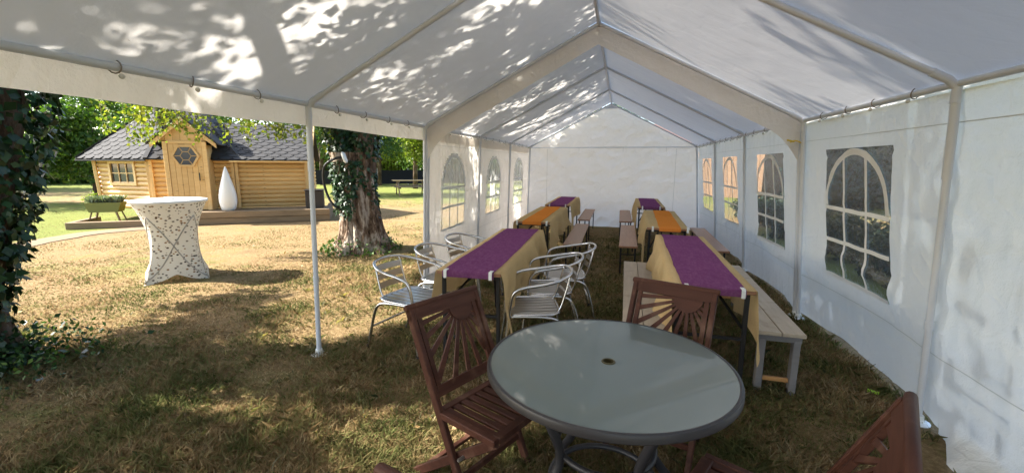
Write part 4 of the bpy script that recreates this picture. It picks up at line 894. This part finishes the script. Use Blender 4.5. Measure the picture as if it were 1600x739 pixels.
# ---------------- trees
def trunk_mesh(path, rad, seg=28, ridges=0.12, seed=0, sub=8, flare=0.0):
    P = smooth_path(path, sub); n = len(P); rr = np.interp(np.linspace(0, len(rad) - 1, n), range(len(rad)), rad); vs = []
    for i, p in enumerate(P):
        for k in range(seg):
            a = 2 * math.pi * k / seg; h = p.z
            q = 1 + ridges * (1 - 2 * abs(nz(math.cos(a) * 4 + seed, math.sin(a) * 4, h * 0.9))) + 0.10 * nz(math.cos(a) * 1.5, math.sin(a) * 1.5 + seed, h * 0.8)
            if flare: q += flare * max(0, 1 - h / 0.55) ** 2 * (0.6 + 0.8 * max(0, math.cos(a * 5 + seed)))
            vs.append((p.x + math.cos(a) * rr[i] * q, p.y + math.sin(a) * rr[i] * q, p.z))
    b = MB(); b.add(vs, [(i * seg + k, i * seg + (k + 1) % seg, (i + 1) * seg + (k + 1) % seg, (i + 1) * seg + k) for i in range(n - 1) for k in range(seg)]); return b
IV = MB(); IV.add([(0, 0, 0), (.30, .22, .05), (.42, .42, .0), (.10, .62, .10), (0, 1.0, -.02), (-.10, .62, .10), (-.42, .42, .0), (-.30, .22, .05), (0, .3, .06)], [(8, 0, 1), (8, 1, 2), (8, 2, 3), (8, 3, 4), (8, 4, 5), (8, 5, 6), (8, 6, 7), (8, 7, 0)])
ivo = IV.build('ivy_leaf', IVYOBJ, smooth='all'); ivm = ivo.data; bpy.data.objects.remove(ivo)
def ivy_on(tree, axis_fn, z0, z1, n_obj, n_mesh, thick, size, cov=None, camdir=(0.35, 0, 0)):
    """leaves lie on the trunk like shingles, tips down; the ones towards the tent are single objects"""
    cnt = 0; Ps, Ns = [], []
    tries = 0
    while (cnt < n_obj or len(Ps) < n_mesh) and tries < 60000:
        tries += 1; z = rnd.uniform(z0, z1); a = rnd.uniform(0, 2 * math.pi); c, rr = axis_fn(z)
        if cov and not cov(z, a): continue
        nrm = Vector((math.cos(a), math.sin(a), 0.15)); p = Vector((c[0], c[1], z)) + Vector((math.cos(a), math.sin(a), 0)) * (rr + rnd.uniform(0.0, thick))
        view = (Vector((0.3, 0, 1.5)) - p).normalized()
        if cnt < n_obj and nrm.dot(view) > 0.05:
            nrm = (nrm + Vector((rnd.uniform(-.6, .6), rnd.uniform(-.6, .6), rnd.uniform(-.1, .7)))).normalized(); dn = Vector((rnd.uniform(-.6, .6), rnd.uniform(-.6, .6), -1)); dn = (dn - nrm * dn.dot(nrm)).normalized()
            sx = dn.cross(nrm); s_ = size * rnd.uniform(0.7, 1.35); M_ = Matrix((sx * s_, dn * s_, nrm * s_)).transposed().to_4x4(); M_.translation = p + nrm * 0.02 - tree.location
            inst('ivy_leaf', ivm, tree, M_); cnt += 1
        elif len(Ps) < n_mesh: Ps.append(tuple(p)); Ns.append(tuple(nrm))
    V, F = leaf_mesh(np.array(Ps) - np.array(tree.location), size * 1.1, 0, np.array(Ns), 0.9, 0.8); o = arr_mesh('ivy', V, F, IVY, tree); o['kind'] = 'stuff'

# ivy tree at the left edge
T1 = Vector((-4.52, 2.02, 0)); tr1 = empty('ivy_covered_tree', T1, 0, 'tree at the left edge with its leaning trunk wrapped in dark ivy', 'tree')
ax1 = lambda z: ((-4.60 + 0.48 * (max(0, z) / 1.95) ** 1.4, 2.02 + 0.03 * z), 0.20)
P1 = [(-0.04, 0, -0.1), (0.0, 0.02, 0.5), (0.16, 0.03, 1.1), (0.34, 0.06, 2.0), (0.5, 0.1, 3.2), (0.5, 0.15, 4.6), (0.3, 0.1, 6.5)]
trunk_mesh(P1, [0.24, 0.19, 0.23, 0.29, 0.24, 0.15, 0.06], seed=1, flare=.4).build('trunk', BARKD, tr1, smooth='all')
ivy_on(tr1, lambda z: (ax1(z)[0], 0.13 + 0.22 * min(1, max(0, (z - .2) / 1.5))), 0.02, 2.6, 300, 4600, 0.13, 0.068)
# ivy and weeds spreading at its foot
P = []
for k in range(2600):
    a = rnd.uniform(0, 2 * math.pi); r_ = abs(rnd.gauss(0, 0.27)); P.append((math.cos(a) * r_ * 1.0 + 0.2, math.sin(a) * r_ * 1.3 - 0.1, abs(rnd.gauss(0, 1)) * 0.16 * max(0.1, 1 - r_ / 1.1) + 0.015))
V, F = leaf_mesh(np.array(P), 0.048, 0.6, None, 0, 0.75); arr_mesh('ground_ivy', V, F, IVY, tr1)['kind'] = 'stuff'
P = []
for k in range(260):
    a = rnd.uniform(-0.6, 2.2); r_ = rnd.uniform(0.15, 0.7); P.append((math.cos(a) * r_ + 0.25, math.sin(a) * r_, rnd.uniform(0.03, 0.2)))
V, F = leaf_mesh(np.array(P), 0.045, 0.3, None, 0, 0.5); arr_mesh('weeds', V, F, IVYL, tr1)['kind'] = 'stuff'

# forked tree beyond the tent corner
T2 = Vector((-4.27, 6.9, 0)); tr2 = empty('forked_tree', T2, 0, 'forked tree with flaking bark and ivy, beyond the tent corner post', 'tree')
trunk_mesh([(0.02, 0, -0.12), (0.03, 0, 0.25), (0.0, 0, 0.8), (-0.06, 0, 1.4), (-0.10, 0, 1.75)], [0.40, 0.34, 0.285, 0.295, 0.34], seg=64, ridges=0.20, seed=2, sub=14, flare=.45).build('trunk', BARK, tr2, smooth='all')
trunk_mesh([(-0.22, 0.02, 1.45), (-0.28, 0.03, 1.9), (-0.36, 0.05, 2.6), (-0.6, 0, 4.0), (-0.9, -.1, 6)], [0.22, 0.22, 0.21, 0.17, 0.08], seed=4, sub=8).build('stem', BARK, tr2, smooth='all')
trunk_mesh([(0.10, 0.02, 1.40), (0.17, 0.03, 1.9), (0.24, 0.05, 2.6), (0.6, .1, 4.0), (0.9, .1, 6)], [0.20, 0.185, 0.18, 0.15, 0.07], seed=5, sub=8).build('stem', BARKD, tr2, smooth='all')
def ivcov(z, a):
    n_ = nz(math.cos(a) * 1.6, math.sin(a) * 1.6, z * 1.4 + 4); 
    return n_ > (0.34 - 0.95 * max(0, min(1, (z - 0.45) / 0.7)) + (0.2 if z > 1.7 and math.cos(a) > 0.2 else 0)) or z < 0.14
ivy_on(tr2, lambda z: ((-4.27 - 0.06 * z, 6.9), 0.30) if z < 1.62 else (((-4.53 - 0.1 * (z - 1.6), 6.93), 0.22) if rnd.random() < .75 else ((-4.12 + .08 * (z - 1.6), 6.93), 0.19)), 0.0, 2.6, 280, 6500, 0.07, 0.072, ivcov)
P = []
for k in range(700):
    a = rnd.uniform(0, 2 * math.pi); r_ = rnd.uniform(0.42, 0.75); P.append((math.cos(a) * r_, math.sin(a) * r_, rnd.uniform(0.01, 0.30 * (1 - (r_ - .42) / .4))))
V, F = leaf_mesh(np.array(P), 0.055, 0.5, None, 0, 0.75); arr_mesh('base_ivy', V, F, IVYL, tr2)['kind'] = 'stuff'
# lamp on a bent cable at the tree
o = empty('tree_lamp', (-4.27, 6.47, 0), 0, 'white tube lamp on a looped dark hose fixed to the forked tree', 'lamp')
hp = smooth_path([(0.02, 0.02, 1.66), (-0.10, -0.05, 1.64), (-0.30, -0.06, 1.52), (-0.39, 0.0, 1.30), (-0.38, 0.05, 1.05), (-0.28, 0.06, 0.86), (-0.16, 0.12, 0.76)], 8); MB().tube(hp, 0.021, 8).build('hose', HOSE, o, smooth='all')
MB().tube([(0.02, -0.02, 1.74), (0.045, -0.03, 1.71), (0.085, -0.03, 1.60), (0.095, -0.03, 1.57)], [0.022, 0.036, 0.036, 0.02], 12).build('tube', WHITEP, o, smooth='all')

# crowns of the two trees reach over the tent (their dapples fall on its roof)
def crown(tree, spec, n, size, mat, name='crown', droop=0.3):
    C, Rr = [], []
    for (x, y, z, r_, k) in spec:
        for _ in range(k):
            d = Vector((rnd.gauss(0, 1), rnd.gauss(0, 1), rnd.gauss(0, .8))); C.append((x + d.x * r_ * .5 - tree.location.x, y + d.y * r_ * .5 - tree.location.y, z + d.z * r_ * .38)); s_ = rnd.uniform(.35, .8); Rr.append((s_, s_, s_ * .6))
    P = clump_points(C, Rr, n, 0.45); V, F = leaf_mesh(P, size, 0.4, None, droop); o = arr_mesh(name, V, F, mat, tree); o['kind'] = 'stuff'; return o
def shade_crown(tree, y0, y1, n_dense, n_thin, seed):
    q_ = random.Random(seed); D, T, U_ = [], [], []
    kx, ky = sd.x / -sd.z, sd.y / -sd.z
    for _ in range(16000):
        x, y, z = q_.uniform(-10.5, -0.5), q_.uniform(y0, y1), q_.uniform(3.5, 8.2)
        if ((x + 5.2) / 5.4) ** 2 + ((z - 5.8) / 2.6) ** 2 > 1: continue
        gx, gy = x + kx * z, y + ky * z; e_ = -4.6 if gy < 4.0 else (-2.7 if gy > 4.6 else -4.6 + 1.9 * (gy - 4.0) / 0.6); e_ += 0.4 * nz(gy * 0.9, 2.2, seed)
        if gx < e_ + 0.35: continue
        hole = nz(gx * 0.75, gy * 0.75, 5.5)
        hole2 = nz(gx * 0.62, gy * 0.62, 9.1)
        if gx < 0.4:
            if hole2 > 0.20: continue
            if len(D) < 420: D.append((x, y, z))
        elif 3.0 < gx < 5.2 and len(U_) < 150 and hole < 0.36: U_.append((x, y, z))
        elif len(T) < 520 and hole < 0.34: T.append((x, y, z))
    P = []
    for L_, n_, lo_, hi_ in ((D, n_dense, .24, .46), (T, n_thin, .13, .34), (U_, 15000, .3, .55)):
        Rr = [[(k_ := q_.uniform(lo_, hi_)), k_, k_ * .65] for _ in L_]; P.append(clump_points(np.array(L_) - np.array(tree.location), Rr, n_, 0.5))
    V, F = leaf_mesh(np.concatenate(P), 0.125, 0.4, None, 0.3); o = arr_mesh('crown', V, F, CROWN, tree); o['kind'] = 'stuff'
shade_crown(tr1, -3.8, 3.6, 44000, 21000, 11); shade_crown(tr2, 2.8, 10.8, 34000, 23000, 12)
def limbs(tree, spec):
    for k, pts in enumerate(spec): MB().tube(smooth_path(pts, 5), [0.10 - 0.085 * i / (5 * (len(pts) - 1)) for i in range(5 * (len(pts) - 1) + 1)], 8).build('limb', BARKD, tree, smooth='all')
limbs(tr1, [[(0.5, 0.1, 3.2), (-0.6, 0, 4.2), (-2.2, -.3, 4.8), (-3.6, -.6, 4.6)], [(0.5, .15, 4.2), (1.0, 1.0, 5.4), (0.6, 1.6, 6.8)], [(0.5, .12, 3.8), (0.2, -1.2, 5.0), (-.6, -2.0, 6.0)]])
limbs(tr2, [[(-0.5, 0, 3.4), (-1.0, -1.2, 5.2), (-1.3, -2.2, 6.4)], [(0.5, .1, 3.4), (0.9, 1.6, 5.2), (0.9, 2.6, 6.4)], [(0.4, .1, 3.0), (1.0, -1.0, 4.6), (1.2, -1.8, 5.4)]])
# twigs hanging in front of the cabin
C = []; tw = MB()
for k in range(58):
    q = rnd.random() if k % 3 else rnd.choice((.08, .38, .5, .62, .95)) + rnd.uniform(-.04, .04); x = -7.6 + 2.9 * q + rnd.uniform(-.2, .2); y = 5.3 + 0.7 * q + rnd.uniform(-.3, .5)
    zt = 2.8; zb_ = 2.17 - 0.30 * max(0, nz(q * 7, 3.3, 0) + 0.25) * 1.6 + rnd.uniform(-.08, .12); pts = []
    for i in range(9):
        f_ = i / 8; p = (x + 0.25 * f_ * nz(k, 1, 0), y + 0.2 * f_ * nz(k, 2, 0), zt + (zb_ - zt) * f_); pts.append(Vector(p) - T2)
        for _ in range(6 if i > 1 else 3): C.append((p[0] - T2.x + rnd.gauss(0, .045), p[1] - T2.y + rnd.gauss(0, .045), p[2] + rnd.gauss(0, .03)))
    tw.tube(pts, 0.003, 3, cap=False)
hb = tw.build('hanging_twigs', BARKD, tr2, smooth='all'); hb['kind'] = 'stuff'; V, F = leaf_mesh(np.array(C), 0.062, 0, None, 0.9, 0.7); arr_mesh('twig_leaves', V, F, TWIG, hb)['kind'] = 'stuff'

# ---------------- background: trees, windbreak fence, picnic table, buildings
def bg_tree(x, y, h, rx, mat, n, size, label, low=0.25, name='background_tree', trunk=0.16, dens=26):
    t = empty(name, (x, y, 0), 0, label, 'tree', 'trees round the garden')
    MB().tube([(0, 0, -0.05), (0.05, 0, h * .3), (0.0, 0.05, h * .7)], [trunk, trunk * .8, trunk * .3], 9).build('trunk', BARKD, t, smooth='all')
    C, Rr = [], []
    for _ in range(dens):
        d = rand_dirs(1)[0] * rnd.uniform(.35, .95); C.append((d[0] * rx * .85, d[1] * rx * .85, h * (low + (1 - low) * (.5 + d[2] * .46)))); s_ = rnd.uniform(.18, .36) * rx; Rr.append((s_, s_, s_ * .75))
    P = clump_points(C, Rr, n, 0.4); V, F = leaf_mesh(P, size, 0.3, None, .2); o = arr_mesh('crown', V, F, mat, t); o['kind'] = 'stuff'; return t
bg_tree(-19.5, 12.5, 5.2, 2.6, CROWN, 9000, 0.17, 'dense dark green tree left of the cabin roof', 0.08)
bg_tree(-24.5, 9.5, 7.0, 3.2, YLEAF, 6000, 0.2, 'pale sunlit tree between the ivy trunk and the dark tree', 0.05)
bg_tree(-15.2, 18.5, 8.0, 3.2, CROWN, 6500, 0.2, 'tall leafy tree behind the cabin roof', 0.2)
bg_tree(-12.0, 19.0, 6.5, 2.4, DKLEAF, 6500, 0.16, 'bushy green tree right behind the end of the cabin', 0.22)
bg_tree(-12.2, 25.0, 6.5, 3.0, YLEAF, 9000, 0.17, 'bright yellow green tree behind the picnic table', 0.10)
bg_tree(-16.2, 27.5, 6.5, 3.0, YLEAF, 8000, 0.17, 'yellow green tree just right of the forked trunk, behind the windbreak', 0.10)
bg_tree(-16.5, 34.0, 8.0, 4.0, CROWN, 7000, 0.22, 'round leafy tree beyond the black windbreak and picnic table', 0.1)
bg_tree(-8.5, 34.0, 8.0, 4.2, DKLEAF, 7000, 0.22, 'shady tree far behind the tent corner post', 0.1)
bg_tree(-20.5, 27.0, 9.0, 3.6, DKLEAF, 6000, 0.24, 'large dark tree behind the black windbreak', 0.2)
far = [(-27, 42, 12, 7), (-40, 34, 13, 7), (-48, 22, 12, 7), (-15, 50, 13, 8), (-3, 52, 12, 7), (10, 50, 12, 7), (-46, 8, 12, 7), (-34, 26, 9, 4.5), (-36, 14, 9, 4.5), (-55, 32, 14, 8), (-26, 55, 14, 8)]
fl = ['leftmost', 'second', 'third', 'fourth', 'fifth', 'sixth', 'seventh', 'eighth', 'ninth', 'tenth', 'eleventh']
fo = sorted(range(len(far)), key=lambda i: (far[i][0] - .3) / max(1e-3, far[i][1]))
for r_, i in enumerate(fo):
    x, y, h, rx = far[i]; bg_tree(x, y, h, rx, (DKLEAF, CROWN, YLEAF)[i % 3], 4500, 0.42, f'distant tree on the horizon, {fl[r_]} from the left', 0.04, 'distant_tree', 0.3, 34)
# hedge and tree outside the right wall; shrubs added in place of shaded ground
SHADELEAF = leaf('shade_toned_leaf', (0.006, 0.016, 0.007), (0.012, 0.03, 0.012), (0.022, 0.045, 0.016), 0.1)  # near-black leaves: the shade on these plants is put into the colour
ordn = ('first', 'second', 'third', 'fourth', 'fifth', 'sixth', 'seventh', 'eighth', 'ninth')
def added_shrub(k):
    o = bg_tree(4.05 + 0.12 * (k % 2), 5.8 + 1.15 * k, 0.86, 0.78, SHADELEAF, 2400, 0.08, ordn[k] + ' low dark bush from the camera, added outside the right wall in place of shaded ground', -0.1, 'added_shrub', 0.03, 22)
    o['category'] = 'added_shrub'; o['group'] = 'dark shrubs added outside the right wall'
for k in range(8): added_shrub(k)
def hedge(x0, y0, x1, y1, h, th, label, mat=None):
    a, b_ = Vector((x0, y0, 0)), Vector((x1, y1, 0)); L_ = (b_ - a).length; o = empty('hedge', a, math.atan2(y1 - y0, x1 - x0), label, 'hedge')
    bb = MB(); bb.grid(40, 12, lambda i, j: (L_ * i / 40, -th * .36 * math.cos((j / 12 - .5) * math.pi) + 0.12 * nz(i * .9, j * .7, 2), h * .95 * j / 12)); bb.build('inner_branches', BARKD, o, smooth='all')
    n = int(330 * L_ * h / 2.4); P = np.stack([rng.uniform(0, L_, n), -th * .5 + rng.normal(0, .14, n), h * rng.uniform(0, 1, n) ** .9], 1); V, F = leaf_mesh(P, 0.26, 0.2, None, .2); arr_mesh('foliage', V, F, mat or SHADELEAF, o)['kind'] = 'stuff'
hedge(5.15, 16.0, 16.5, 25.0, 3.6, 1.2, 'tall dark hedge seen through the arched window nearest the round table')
bg_tree(15, 33, 10, 5, SHADELEAF, 6000, 0.34, 'dark tree rising behind the tall hedge', 0.1)

hedge(-34, 28, -4, 44, 3.4, 1.6, 'long green hedge behind the black windbreak fence', YLEAF)
hedge(-50, 6, -34, 28, 3.6, 1.6, 'green hedge along the far left edge of the lawn', CROWN)
def net_fence(x0, y0, x1, y1):
    a, b_ = Vector((x0, y0, 0)), Vector((x1, y1, 0)); L_ = (b_ - a).length; d = (b_ - a) / L_
    o = empty('windbreak_fence', a, math.atan2(d.y, d.x), 'low black fabric windbreak fence along the far edge of the lawn', 'fence')
    n = int(L_ / 2.2)
    for k in range(n):
        b = MB(); b.grid(8, 4, lambda i, j: (k * 2.2 + 2.2 * i / 8, 0.05 * math.sin(math.pi * i / 8) * nz(k, i * .3, 1), 0.05 + (1.05 - 0.06 * math.sin(math.pi * i / 8)) * j / 4)); b.build('fabric_panel', NETM, o, smooth='all')
        MB().tube([(k * 2.2, 0.05, 0), (k * 2.2, 0.05, 1.9 if k % 3 == 0 else 1.2)], 0.03, 6).build('post', STEEL, o, smooth=True)
        if k % 3 == 1: MB().tube([(k * 2.2, -0.6, 0), (k * 2.2, 0.0, 1.1)], 0.025, 6).build('strut', STEEL, o, smooth=True)
net_fence(-24.5, 24.0, -10.5, 33.0)
# picnic table
o = empty('picnic_table', (-9.95, 20.0, 0), R(35), 'weathered wooden picnic table on the far lawn', 'picnic table')
for k in range(5): MB().box((0, -0.30 + 0.15 * k, 0.735), (1.8, 0.14, 0.04), None, 0.006).build('top_plank', PINEL if k == 0 else DECKW, o)
for s_ in (-1, 1):
    for k in range(2): MB().box((0, s_ * (0.66 + 0.15 * k), 0.44), (1.8, 0.14, 0.04), None, 0.006).build('bench_plank', DECKW, o)
    for q in (-1, 1): MB().bar((s_ * 0.65, q * 0.72, 0.0), (s_ * 0.65, q * 0.22, 0.71), 0.05, 0.10, 0.005).build('leg', DECKW, o)
    MB().box((s_ * 0.60, 0, 0.40), (0.045, 1.6, 0.10), None, 0.005).build('cross_beam', DECKW, o); MB().box((s_ * 0.60, 0, 0.68), (0.045, 0.7, 0.09), None, 0.005).build('cross_beam', DECKW, o)
# larch shed seen through the far right windows
o = empty('larch_shed', (4.7, 25.8, 0), R(-38), 'sunlit larch shed seen through the far right tent windows', 'shed')
for k in range(36): MB().box((-3.6 + 0.205 * k, -1.5 + 0.012 * (k % 2), 1.35), (0.20, 0.03, 2.7), None, 0.004).build('board', TERRA, o)
MB().box((0, 0.4, 1.34), (7.3, 3.7, 2.66)).build('wall', TERRA, o)
b = MB(); b.add([(-3.9, -1.8, 2.7), (3.9, -1.8, 2.7), (3.9, 2.6, 2.7), (-3.9, 2.6, 2.7), (-3.9, .4, 4.0), (3.9, .4, 4.0)], [(0, 1, 5, 4), (2, 3, 4, 5), (0, 4, 3), (1, 2, 5), (0, 3, 2, 1)]); b.build('roof', ROOFT, o)

# ---------------- grass blades and litter (nobody could count them)
N = 380000
uu = rng.uniform(0, 1, N); dist = 0.75 * (20 / 0.75) ** (uu ** 0.93); ang = rng.uniform(-1.02, 0.78, N) + 0.0; hx = math.pi / 2 + yaw
aa = hx - ang * 1.0; X = 0.296 + np.cos(aa) * dist; Y = np.sin(aa) * dist
inside = (X > 2.25); keep = ~inside; X, Y, dist = X[keep], Y[keep], dist[keep]; n = len(X)
tuft = np.array([nz(a * 1.3, b_ * 1.3, 7) for a, b_ in zip(X[::1], Y[::1])]) if n < 1 else (np.sin(X * 3.1 + np.sin(Y * 2.3) * 2) * np.sin(Y * 2.7 + np.sin(X * 1.9) * 2))
hgt = rng.uniform(.02, .07, n) * (1 + 0.5 * tuft) * np.clip(1.15 - dist * 0.08, 0.34, 1.0); hgt *= np.where((X < -3.4) & (Y > 2.6), 0.7, 1.0); wd = np.clip(0.0011 * dist, 0.0022, 0.009) * rng.uniform(.7, 1.4, n)
th = rng.uniform(0, 2 * np.pi, n); side = np.stack([np.cos(th), np.sin(th), np.zeros(n)], 1) * wd[:, None]; ln = rng.uniform(0, 2 * np.pi, n); le = rng.uniform(.2, 1.6, n) * hgt
B = np.stack([X, Y, 0.006 * np.sin(X * 2) * 0 - 0.004 + np.zeros(n)], 1); tip = B + np.stack([np.cos(ln) * le, np.sin(ln) * le, hgt], 1); midp = B + np.stack([np.cos(ln) * le * .35, np.sin(ln) * le * .35, hgt * .62], 1)
V = np.stack([B - side, B + side, midp + side * .7, tip, midp - side * .7], 1).reshape(-1, 3); F = np.arange(5 * n).reshape(n, 5)
tag(arr_mesh('grass', V, F, BLADE), 'short dry straw and green grass blades', 'grass', kind='stuff')
TN = 1700; tx = rng.uniform(-6.5, 2.0, TN); ty = rng.uniform(0.6, 9.0, TN) ** 1.0; feet = [(-2.06, 2.88), (-0.98, 3.02), (-0.56, 3.02), (0.71, 3.04), (1.14, 3.04), (-1.6, 3.5), (-1.2, 3.1), (1.3, 3.18), (1.5, 3.18), (0.3, 1.5), (0.0, 1.9), (-0.25, 2.1), (-0.6, 1.9), (2.1, 2.9), (2.15, 4.9), (-4.5, 2.4)]
for i_, (fx_, fy_) in enumerate(feet):
    for q in range(9): tx[i_ * 9 + q] = fx_ + rnd.gauss(0, .09); ty[i_ * 9 + q] = fy_ + rnd.gauss(0, .09)
open_ = (tx < -3.4) & (ty > 2.7); tx[open_] = rng.uniform(-3.0, 1.9, open_.sum()); m_ = 16; X = np.repeat(tx, m_) + rng.normal(0, .025, TN * m_); Y = np.repeat(ty, m_) + rng.normal(0, .025, TN * m_); n = TN * m_
hgt = rng.uniform(.035, .08, n) * np.repeat(rng.uniform(.6, 1.15, TN), m_); wd = rng.uniform(.0016, .0032, n); th = rng.uniform(0, 2 * np.pi, n); side = np.stack([np.cos(th), np.sin(th), np.zeros(n)], 1) * wd[:, None]; ln = rng.uniform(0, 2 * np.pi, n); le = rng.uniform(.3, 1.3, n) * hgt
B = np.stack([X, Y, np.full(n, -.004)], 1); tip = B + np.stack([np.cos(ln) * le, np.sin(ln) * le, hgt * .85], 1); midp = B + np.stack([np.cos(ln) * le * .3, np.sin(ln) * le * .3, hgt * .65], 1)
V = np.stack([B - side, B + side, midp + side * .8, tip, midp - side * .8], 1).reshape(-1, 3)
tag(arr_mesh('grass_tufts', V, np.arange(5 * n).reshape(n, 5), TUFT), 'longer green and straw grass tufts in the shaded lawn', 'grass', kind='stuff')
n = 420; X = rng.uniform(-7, 2, n); Y = rng.uniform(0.9, 9, n); V, F = leaf_mesh(np.stack([X, Y, np.full(n, .02)], 1), 0.045, 2.5, None, 0, .6); tag(arr_mesh('leaf_litter', V, F, LITTER), 'small fallen brown leaves scattered in the grass', 'leaves', kind='stuff')
